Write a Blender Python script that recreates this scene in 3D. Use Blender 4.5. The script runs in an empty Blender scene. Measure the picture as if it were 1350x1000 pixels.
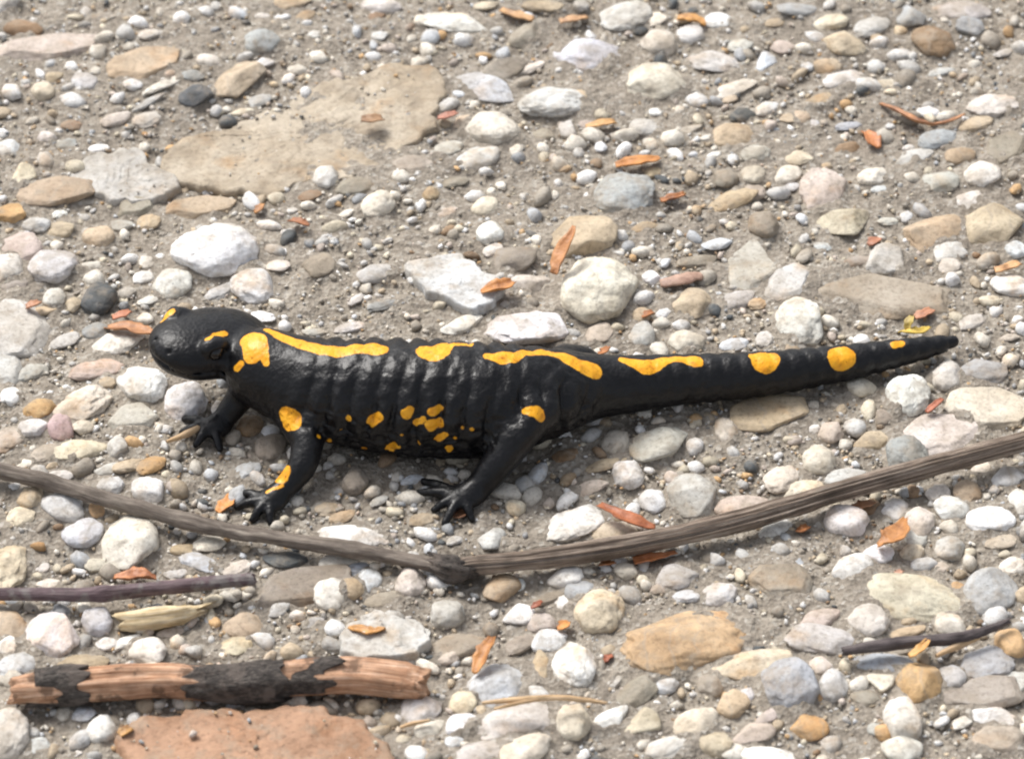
import bpy, bmesh, math, random
import numpy as np
from mathutils import Vector, Matrix
from mathutils.bvhtree import BVHTree

# ------------------------------------------------------------------ camera, sky, sun, exposure
SC = bpy.context.scene
COL = SC.collection
MM = 0.001
TH = math.radians(42.0)            # how steeply the camera looks down
DIST = 900.0                       # mm from the middle of the picture
FPX = DIST * 1350.0 / 230.0        # focal length in photograph pixels
ST, CT = math.sin(TH), math.cos(TH)
CAM = np.array([0.0, -DIST * CT, DIST * ST])
C_R = np.array([1.0, 0, 0]); C_U = np.array([0, ST, CT]); C_F = np.array([0, CT, -ST])

cam_data = bpy.data.cameras.new('camera')
cam = bpy.data.objects.new('camera', cam_data); COL.objects.link(cam)
cam.location = CAM * MM
cam.rotation_euler = (math.pi / 2 - TH, 0, 0)
cam_data.sensor_width = 36.0
cam_data.lens = FPX * 36.0 / 1350.0
cam_data.clip_start = 0.02
cam_data.clip_end = 200.0
cam_data.dof.use_dof = True
cam_data.dof.focus_distance = 0.885
cam_data.dof.aperture_fstop = 26.0
SC.camera = cam

SUN_EL = math.radians(53.0)
SUN_AZ = math.atan2(-0.60, 0.72)   # from behind, on the left
world = bpy.data.worlds.new('World'); SC.world = world; world.use_nodes = True
wt = world.node_tree
for n in list(wt.nodes): wt.nodes.remove(n)
w_out = wt.nodes.new('ShaderNodeOutputWorld'); w_bg = wt.nodes.new('ShaderNodeBackground')
w_sky = wt.nodes.new('ShaderNodeTexSky'); w_sky.sky_type = 'NISHITA'; w_sky.sun_disc = False
w_sky.sun_elevation = SUN_EL; w_sky.sun_rotation = SUN_AZ % (2 * math.pi)
w_sky.air_density = 1.0; w_sky.dust_density = 4.0; w_sky.ozone_density = 1.0
w_hs = wt.nodes.new('ShaderNodeHueSaturation'); w_hs.inputs['Saturation'].default_value = 0.35
w_bg.inputs['Strength'].default_value = 0.11
wt.links.new(w_sky.outputs[0], w_hs.inputs['Color']); wt.links.new(w_hs.outputs[0], w_bg.inputs['Color'])
wt.links.new(w_bg.outputs[0], w_out.inputs['Surface'])

sun_data = bpy.data.lights.new('sun', 'SUN'); sun = bpy.data.objects.new('sun', sun_data); COL.objects.link(sun)
sun_data.energy = 1.9; sun_data.angle = math.radians(24.0); sun_data.color = (1.0, 0.97, 0.925)
sd = Vector((math.sin(SUN_AZ) * math.cos(SUN_EL), math.cos(SUN_AZ) * math.cos(SUN_EL), math.sin(SUN_EL)))
sun.rotation_euler = sd.to_track_quat('Z', 'Y').to_euler()
sun.location = (-0.6, 0.4, 1.0)

SC.view_settings.view_transform = 'Standard'; SC.view_settings.look = 'None'
SC.view_settings.exposure = 0.78; SC.view_settings.gamma = 1.0
SC.view_settings.use_curve_mapping = False
SC.render.engine = 'CYCLES'
SC.cycles.use_denoising = True
SC.cycles.max_bounces = 6
SC.cycles.filter_width = 2.1
random.seed(7)
RNG = np.random.default_rng(7)

# ------------------------------------------------------------------ small maths
def unproj(px, py, z):
    """point at height z (mm) seen at photograph pixel px, py"""
    d = C_R * ((px - 675.0) / FPX) + C_U * (-(py - 500.0) / FPX) + C_F
    t = (z - CAM[2]) / d[2]
    return CAM + d * t

def ray(px, py):
    d = C_R * ((px - 675.0) / FPX) + C_U * (-(py - 500.0) / FPX) + C_F
    return d / np.linalg.norm(d)

def hash3(ix, iy, iz, seed):
    h = (ix.astype(np.int64) * 374761393 + iy.astype(np.int64) * 668265263 + iz.astype(np.int64) * 2147483647 + seed * 974634541) & 0xFFFFFFFF
    h = ((h ^ (h >> 13)) * 1274126177) & 0xFFFFFFFF
    h = ((h ^ (h >> 16)) * 2246822519) & 0xFFFFFFFF
    h ^= h >> 15
    return (h & 0xFFFFFF).astype(np.float64) / 0xFFFFFF * 2 - 1

def vnoise(P, seed=0):
    P = np.asarray(P, float)
    I = np.floor(P).astype(np.int64); F = P - I
    W = F * F * F * (F * (F * 6 - 15) + 10)
    out = np.zeros(len(P))
    for dx in (0, 1):
        wx = W[:, 0] if dx else 1 - W[:, 0]
        for dy in (0, 1):
            wy = W[:, 1] if dy else 1 - W[:, 1]
            for dz in (0, 1):
                wz = W[:, 2] if dz else 1 - W[:, 2]
                out += wx * wy * wz * hash3(I[:, 0] + dx, I[:, 1] + dy, I[:, 2] + dz, seed)
    return out

def fbm(P, octaves=4, seed=0, gain=0.5):
    P = np.asarray(P, float); a = 1.0; s = 0.0
    for o in range(octaves):
        s = s + a * vnoise(P * (2.03 ** o) + 17.3 * o, seed + o); a *= gain
    return s

def gheight(x, y):
    """broad swell of the ground, mm"""
    x = np.atleast_1d(np.asarray(x, float)); y = np.atleast_1d(np.asarray(y, float))
    P = np.stack([x / 38.0, y / 38.0, np.zeros_like(x) + 3.7], 1)
    return 1.5 * fbm(P, 2, 5)

def gh(x, y): return float(gheight(x, y)[0])

def np_mesh(name, V, F, smooth=True):
    V = np.asarray(V, np.float32); F = np.asarray(F, np.int32)
    me = bpy.data.meshes.new(name)
    k = F.shape[1]
    me.vertices.add(len(V)); me.vertices.foreach_set('co', V.ravel())
    me.loops.add(F.size); me.loops.foreach_set('vertex_index', F.ravel())
    me.polygons.add(len(F))
    me.polygons.foreach_set('loop_start', np.arange(0, F.size, k, dtype=np.int32))
    me.polygons.foreach_set('loop_total', np.full(len(F), k, np.int32))
    me.polygons.foreach_set('use_smooth', np.full(len(F), smooth, bool))
    me.update(calc_edges=True); me.validate()
    return me

def add_attr(me, name, kind, data):
    a = me.attributes.new(name, kind, 'POINT')
    key = {'FLOAT': 'value', 'FLOAT_VECTOR': 'vector', 'FLOAT_COLOR': 'color'}[kind]
    a.data.foreach_set(key, np.asarray(data, np.float32).ravel())

def link(name, me, mat=None, parent=None):
    o = bpy.data.objects.new(name, me); COL.objects.link(o)
    if mat is not None and me is not None and len(me.materials) == 0: me.materials.append(mat)
    if parent is not None: o.parent = parent
    return o

def tag(o, label, cat, group=None):
    o['label'] = label; o['category'] = cat
    if group: o['group'] = group
    return o

# ------------------------------------------------------------------ materials
def new_mat(name):
    m = bpy.data.materials.new(name); m.use_nodes = True
    nt = m.node_tree; b = nt.nodes['Principled BSDF']
    return m, nt, b

def N(nt, typ, **kw):
    n = nt.nodes.new(typ)
    for k, v in kw.items(): setattr(n, k, v)
    return n

def noise(nt, vec, scale, detail=4, rough=0.55):
    n = N(nt, 'ShaderNodeTexNoise'); n.inputs['Scale'].default_value = scale
    n.inputs['Detail'].default_value = detail; n.inputs['Roughness'].default_value = rough
    if vec is not None: nt.links.new(vec, n.inputs['Vector'])
    return n.outputs['Fac']

def ramp(nt, fac, stops):
    r = N(nt, 'ShaderNodeValToRGB'); e = r.color_ramp.elements
    while len(e) < len(stops): e.new(0.5)
    for i, (p, c) in enumerate(stops):
        e[i].position = p; e[i].color = (*c, 1) if len(c) == 3 else c
    nt.links.new(fac, r.inputs['Fac']); return r.outputs['Color']

def mix(nt, fac, a, b, mode='MIX'):
    m = N(nt, 'ShaderNodeMix', data_type='RGBA', blend_type=mode)
    for sock, v in ((m.inputs[0], fac), (m.inputs[6], a), (m.inputs[7], b)):
        if hasattr(v, 'is_linked'): nt.links.new(v, sock)
        elif isinstance(v, (int, float)): sock.default_value = v
        else: sock.default_value = (*v, 1)
    return m.outputs[2]

def bump(nt, b, height, strength, dist):
    n = N(nt, 'ShaderNodeBump'); n.inputs['Strength'].default_value = strength
    n.inputs['Distance'].default_value = dist
    nt.links.new(height, n.inputs['Height']); nt.links.new(n.outputs[0], b.inputs['Normal'])

def math_n(nt, op, a, b=None):
    m = N(nt, 'ShaderNodeMath', operation=op)
    for i, v in enumerate((a, b)):
        if v is None: continue
        if hasattr(v, 'is_linked'): nt.links.new(v, m.inputs[i])
        else: m.inputs[i].default_value = v
    return m.outputs[0]

def mat_ground():
    m, nt, b = new_mat('sandy_earth')
    pos = N(nt, 'ShaderNodeNewGeometry').outputs['Position']
    big = noise(nt, pos, 28, 4); mid = noise(nt, pos, 160, 5, 0.65); fine = noise(nt, pos, 900, 3, 0.7)
    c = ramp(nt, big, [(0.32, (0.150, 0.124, 0.096)), (0.48, (0.250, 0.215, 0.172)), (0.68, (0.34, 0.295, 0.235))])
    c = mix(nt, 0.48, c, ramp(nt, mid, [(0.25, (0.115, 0.096, 0.074)), (0.5, (0.255, 0.222, 0.180)), (0.75, (0.41, 0.365, 0.30))]))
    v = N(nt, 'ShaderNodeTexVoronoi'); v.inputs['Scale'].default_value = 1100; nt.links.new(pos, v.inputs['Vector'])
    sep = N(nt, 'ShaderNodeSeparateColor'); nt.links.new(v.outputs['Color'], sep.inputs[0])
    grains = ramp(nt, sep.outputs[0], [(0.0, (0.10, 0.085, 0.07)), (0.3, (0.24, 0.21, 0.175)), (0.7, (0.36, 0.32, 0.27)), (0.93, (0.46, 0.43, 0.38)), (1.0, (0.66, 0.63, 0.58))])
    c = mix(nt, 0.42, c, grains)
    nt.links.new(c, b.inputs['Base Color'])
    b.inputs['Roughness'].default_value = 0.93; b.inputs['Specular IOR Level'].default_value = 0.25
    h = math_n(nt, 'ADD', fine, math_n(nt, 'MULTIPLY', v.outputs['Distance'], 0.7))
    bump(nt, b, h, 0.8, 0.0006)
    return m

def mat_stone(name, use_attr):
    """colour comes from the stone itself (its object colour or its own colour attribute), grain and dirt from noise"""
    m, nt, b = new_mat(name)
    pos0 = N(nt, 'ShaderNodeNewGeometry').outputs['Position']
    if use_attr:
        base = N(nt, 'ShaderNodeAttribute', attribute_name='tint').outputs['Color']; pos = pos0
        rnd = None
    else:
        oi = N(nt, 'ShaderNodeObjectInfo'); base = oi.outputs['Color']; rnd = oi.outputs['Random']
        va = N(nt, 'ShaderNodeVectorMath', operation='ADD'); nt.links.new(pos0, va.inputs[0])
        nt.links.new(math_n(nt, 'MULTIPLY', rnd, 7.3), va.inputs[1]); pos = va.outputs[0]
    cloud = noise(nt, pos, 110, 5, 0.6); grain = noise(nt, pos, 900, 4, 0.7); dirt = noise(nt, pos, 210, 6, 0.68)
    c = mix(nt, 1.0, base, ramp(nt, cloud, [(0.25, (0.62, 0.58, 0.53)), (0.48, (0.97, 0.96, 0.95)), (0.75, (1.10, 1.10, 1.10))]), 'MULTIPLY')
    c = mix(nt, 1.0, c, ramp(nt, grain, [(0.28, (0.60, 0.58, 0.56)), (0.48, (1, 1, 1)), (0.75, (1.12, 1.12, 1.12))]), 'MULTIPLY')
    if not use_attr:
        tone = ramp(nt, noise(nt, pos, 60, 4, 0.6), [(0.42, (0, 0, 0)), (0.62, (0.9, 0.9, 0.9))])
        c = mix(nt, tone, c, mix(nt, 1.0, c, (0.76, 0.71, 0.645), 'MULTIPLY'))
        # thin mineral veins on some stones
        wv = N(nt, 'ShaderNodeTexWave'); wv.inputs['Scale'].default_value = 42; wv.inputs['Distortion'].default_value = 9
        wv.inputs['Detail'].default_value = 3; wv.inputs['Detail Scale'].default_value = 2.0
        nt.links.new(pos, wv.inputs['Vector'])
        vein = ramp(nt, wv.outputs['Fac'], [(0.0, (1, 1, 1)), (0.05, (0, 0, 0)), (1.0, (0, 0, 0))])
        has = math_n(nt, 'GREATER_THAN', rnd, 0.62)
        vf = math_n(nt, 'MULTIPLY', math_n(nt, 'MULTIPLY', vein, has), 0.35)
        c = mix(nt, vf, c, (0.34, 0.30, 0.25))
    df = ramp(nt, dirt, [(0.48, (0, 0, 0)), (0.64, (0.85, 0.85, 0.85))])
    c = mix(nt, df, c, mix(nt, 0.62, c, (0.30, 0.25, 0.19)))
    rust = ramp(nt, noise(nt, pos, 75, 5, 0.62), [(0.55, (0, 0, 0)), (0.70, (0.8, 0.8, 0.8))])
    c = mix(nt, rust, c, mix(nt, 0.7, c, mix(nt, 1.0, c, (0.92, 0.66, 0.40), 'MULTIPLY')))
    pits = ramp(nt, noise(nt, pos, 480, 3, 0.6), [(0.22, (1, 1, 1)), (0.31, (0, 0, 0))])
    c = mix(nt, math_n(nt, 'MULTIPLY', pits, 0.55), c, (0.16, 0.13, 0.10))
    nt.links.new(c, b.inputs['Base Color'])
    b.inputs['Roughness'].default_value = 0.72; b.inputs['Specular IOR Level'].default_value = 0.35
    h = math_n(nt, 'ADD', math_n(nt, 'MULTIPLY', cloud, 1.2), math_n(nt, 'ADD', math_n(nt, 'MULTIPLY', grain, 0.5), math_n(nt, 'MULTIPLY', pits, -0.5)))
    bump(nt, b, h, 0.65, 0.0009)
    return m

def mat_fibre(name, lo, midc, hi, rough=0.8, stretch=14.0, bumpd=0.0005, patch=None):
    """wood and bark: streaks that run along the twig (attribute 'fibre')"""
    m, nt, b = new_mat(name)
    at = N(nt, 'ShaderNodeAttribute', attribute_name='fibre').outputs['Vector']
    mp = N(nt, 'ShaderNodeMapping'); mp.inputs['Scale'].default_value = (1.0 / stretch, 1.0, 1.0)
    nt.links.new(at, mp.inputs['Vector'])
    st = noise(nt, mp.outputs[0], 1.7, 5, 0.65); bl = noise(nt, at, 0.22, 4, 0.6)
    c = ramp(nt, st, [(0.3, lo), (0.5, midc), (0.72, hi)])
    c = mix(nt, 0.8, c, ramp(nt, bl, [(0.3, (0.62, 0.60, 0.58)), (0.6, (1.1, 1.08, 1.05))]), 'MULTIPLY')
    if patch:
        pf = ramp(nt, noise(nt, at, 0.16, 4, 0.65), [(0.52, (0, 0, 0)), (0.60, (0.8, 0.8, 0.8))])
        c = mix(nt, pf, c, patch)
    nt.links.new(c, b.inputs['Base Color']); b.inputs['Roughness'].default_value = rough
    b.inputs['Specular IOR Level'].default_value = 0.3
    bump(nt, b, st, 0.9, bumpd)
    return m

def mat_leaf():
    m, nt, b = new_mat('dry_leaf')
    oi = N(nt, 'ShaderNodeObjectInfo'); pos = N(nt, 'ShaderNodeNewGeometry').outputs['Position']
    n1 = noise(nt, pos, 260, 5, 0.65); n2 = noise(nt, pos, 1300, 3)
    c = mix(nt, 1.0, oi.outputs['Color'], ramp(nt, n1, [(0.28, (0.38, 0.30, 0.27)), (0.5, (0.85, 0.83, 0.82)), (0.72, (1.2, 1.22, 1.25))]), 'MULTIPLY')
    nt.links.new(c, b.inputs['Base Color']); b.inputs['Roughness'].default_value = 0.5
    bump(nt, b, math_n(nt, 'ADD', n1, math_n(nt, 'MULTIPLY', n2, 0.3)), 0.7, 0.0006)
    return m

def mat_skin():
    m, nt, b = new_mat('salamander_skin')
    pos = N(nt, 'ShaderNodeNewGeometry').outputs['Position']
    sp = N(nt, 'ShaderNodeAttribute', attribute_name='spot').outputs['Fac']
    wob = noise(nt, pos, 520, 5, 0.65)
    f = math_n(nt, 'ADD', sp, math_n(nt, 'MULTIPLY', math_n(nt, 'SUBTRACT', wob, 0.5), 1.0))
    fac = ramp(nt, math_n(nt, 'ADD', math_n(nt, 'MULTIPLY', f, 1.0), 0.5), [(0.40, (0, 0, 0)), (0.60, (1, 1, 1))])
    blk = ramp(nt, noise(nt, pos, 300, 4), [(0.3, (0.0030, 0.0030, 0.0036)), (0.7, (0.0080, 0.0079, 0.0092))])
    yel = ramp(nt, noise(nt, pos, 380, 4), [(0.28, (0.58, 0.225, 0.010)), (0.45, (0.80, 0.355, 0.014)), (0.7, (0.86, 0.425, 0.026))])
    pore = ramp(nt, noise(nt, pos, 1150, 3, 0.6), [(0.30, (0.35, 0.25, 0.2)), (0.40, (1, 1, 1))])
    yel = mix(nt, 0.8, yel, pore, 'MULTIPLY')
    nt.links.new(mix(nt, fac, blk, yel), b.inputs['Base Color'])
    ro = ramp(nt, noise(nt, pos, 500, 4), [(0.3, (0.34,) * 3), (0.7, (0.50,) * 3)])
    nt.links.new(ro, b.inputs['Roughness'])
    b.inputs['Specular IOR Level'].default_value = 0.28
    b.inputs['Coat Weight'].default_value = 0.10; b.inputs['Coat Roughness'].default_value = 0.15
    v = N(nt, 'ShaderNodeTexVoronoi'); v.inputs['Scale'].default_value = 1250; nt.links.new(pos, v.inputs['Vector'])
    h = math_n(nt, 'ADD', math_n(nt, 'MULTIPLY', v.outputs['Distance'], 0.6), noise(nt, pos, 700, 4, 0.6))
    bump(nt, b, h, 0.42, 0.00034)
    return m

def mat_eye():
    m, nt, b = new_mat('eye_black')
    b.inputs['Base Color'].default_value = (0.006, 0.005, 0.005, 1); b.inputs['Roughness'].default_value = 0.08
    return m

M_GROUND = mat_ground(); M_STONE = mat_stone('stone', False); M_GRAVEL = mat_stone('gravel_stone', True)
M_LEAF = mat_leaf(); M_SKIN = mat_skin(); M_EYE = mat_eye()
M_STEM_SMOOTH = mat_fibre('weathered_stem', (0.10, 0.082, 0.068), (0.19, 0.160, 0.135), (0.30, 0.265, 0.225))
M_STEM_RIDGED = mat_fibre('fibrous_stem', (0.070, 0.052, 0.040), (0.20, 0.155, 0.122), (0.50, 0.43, 0.365), stretch=40)
M_PURPLE = mat_fibre('purple_bark', (0.060, 0.040, 0.046), (0.125, 0.085, 0.095), (0.23, 0.18, 0.185), rough=0.6, patch=(0.21, 0.19, 0.18))
M_WOOD = mat_fibre('bare_wood', (0.26, 0.12, 0.06), (0.52, 0.31, 0.195), (0.74, 0.54, 0.41), stretch=22, patch=(0.13, 0.078, 0.05))
M_BARK = mat_fibre('dark_bark', (0.030, 0.027, 0.026), (0.085, 0.074, 0.067), (0.21, 0.185, 0.165), stretch=2.2, bumpd=0.0016, patch=(0.17, 0.14, 0.12))
M_STRAW = mat_fibre('straw', (0.33, 0.20, 0.10), (0.55, 0.38, 0.22), (0.70, 0.53, 0.36), stretch=25, bumpd=0.0002)
M_YWOOD = mat_fibre('yellow_wood', (0.48, 0.33, 0.14), (0.70, 0.58, 0.38), (0.82, 0.75, 0.62), stretch=25)
M_DARKTWIG = mat_fibre('dark_twig_bark', (0.05, 0.04, 0.042), (0.10, 0.083, 0.085), (0.17, 0.15, 0.145))

# ------------------------------------------------------------------ stone shapes
def ico(sub):
    bm = bmesh.new(); bmesh.ops.create_icosphere(bm, subdivisions=sub, radius=1.0)
    V = np.array([v.co[:] for v in bm.verts]); F = np.array([[v.index for v in f.verts] for f in bm.faces]); bm.free()
    return V, F
ICO = {s: ico(s) for s in (1, 2, 4, 5)}

def shape_round(V, seed, rough=0.10):
    r = np.random.default_rng(seed)
    D = V / np.linalg.norm(V, axis=1)[:, None]
    rad = 1 + 0.5 * rough * 2 * vnoise(D * 1.3 + r.uniform(0, 50, 3), seed) + 0.55 * rough * fbm(D * 2.6 + 9, 4, seed + 3) + 0.16 * rough * fbm(D * 9 + 3, 3, seed + 8)
    rr = np.full(len(D), 1e9)            # a few soft worn faces
    for _ in range(7):
        n = r.normal(size=3); n /= np.linalg.norm(n); k = r.uniform(0.74 if seed % 2 else 0.84, 1.0)
        c = D @ n; rr = np.minimum(rr, np.where(c > 0.2, k / np.maximum(c, 0.2), 1e9))
    hs = 22 if seed % 2 else 13
    rad = -np.log(np.exp(-hs * rad) + np.exp(-hs * np.minimum(rr, 3))) / hs
    P = D * rad[:, None]
    return fit(P)

def shape_angular(V, seed, top=None, planes=11, sharp=26, lo=0.62, hi=0.95):
    r = np.random.default_rng(seed)
    D = V / np.linalg.norm(V, axis=1)[:, None]
    acc = np.exp(-sharp * np.full(len(D), 1.12))
    ns = [r.normal(size=3) for _ in range(planes)]; ks = list(r.uniform(lo, hi, planes))
    if top:
        ns = [np.array([math.cos(a), math.sin(a), r.uniform(-0.1, 0.55)]) for a in np.arange(planes) * 2 * math.pi / planes + r.uniform(-0.3, 0.3, planes)]
        ns.append(np.array([r.uniform(-.12, .12), r.uniform(-.12, .12), 1.0])); ks.append(top)
    for n, k in zip(ns, ks):
        n = n / np.linalg.norm(n); c = D @ n
        acc += np.exp(-sharp * np.where(c > 0.12, np.minimum(k / np.maximum(c, 0.12), 4), 4))
    rad = -np.log(acc) / sharp
    rad = rad * (1 + 0.035 * fbm(D * 3.0 + seed, 4, seed))
    return fit(D * rad[:, None])

def fit(P):
    a, b = P.min(0), P.max(0)
    return (P - (a + b) / 2) / ((b - a) / 2)

SHAPES = {}
def shape_mesh(kind, var, sub):
    key = (kind, var, sub)
    if key not in SHAPES:
        V, F = ICO[sub]
        sd_ = 100 + var * 13
        if kind == 'r': P = shape_round(V, sd_, 0.13)
        elif kind == 'f': P = shape_round(V, sd_ + 500, 0.17)
        elif kind == 'a': P = shape_angular(V, sd_ + 900)
        else: P = shape_angular(V, sd_ + 1300, top=0.42, planes=6, sharp=30, lo=0.66, hi=0.98)
        SHAPES[key] = np_mesh('stone_shape', P, F)
        SHAPES[key].materials.append(M_STONE)
    return SHAPES[key]

COLS = {'W': (0.82, 0.815, 0.80), 'C': (0.76, 0.715, 0.63), 'Y': (0.67, 0.605, 0.475), 'L': (0.58, 0.57, 0.545), 'Q': (0.52, 0.385, 0.24), 'K': (0.70, 0.63, 0.57), 'H': (0.64, 0.53, 0.37),
        'G': (0.36, 0.325, 0.275), 'B': (0.40, 0.415, 0.43), 'X': (0.66, 0.685, 0.71), 'D': (0.115, 0.125, 0.13),
        'T': (0.52, 0.425, 0.305), 'O': (0.60, 0.395, 0.205), 'P': (0.56, 0.485, 0.425), 'R': (0.47, 0.355, 0.345), 'N': (0.29, 0.20, 0.125)}
CNAME = {'W': 'white', 'C': 'cream', 'Y': 'yellowish', 'L': 'light grey', 'G': 'grey-brown', 'B': 'bluish grey', 'X': 'bluish white', 'Q': 'orange-tan', 'K': 'pale pink', 'H': 'yellowish tan',
         'D': 'dark grey', 'T': 'tan', 'O': 'orange-tan', 'P': 'pinkish', 'R': 'rose', 'N': 'brown'}

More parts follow.
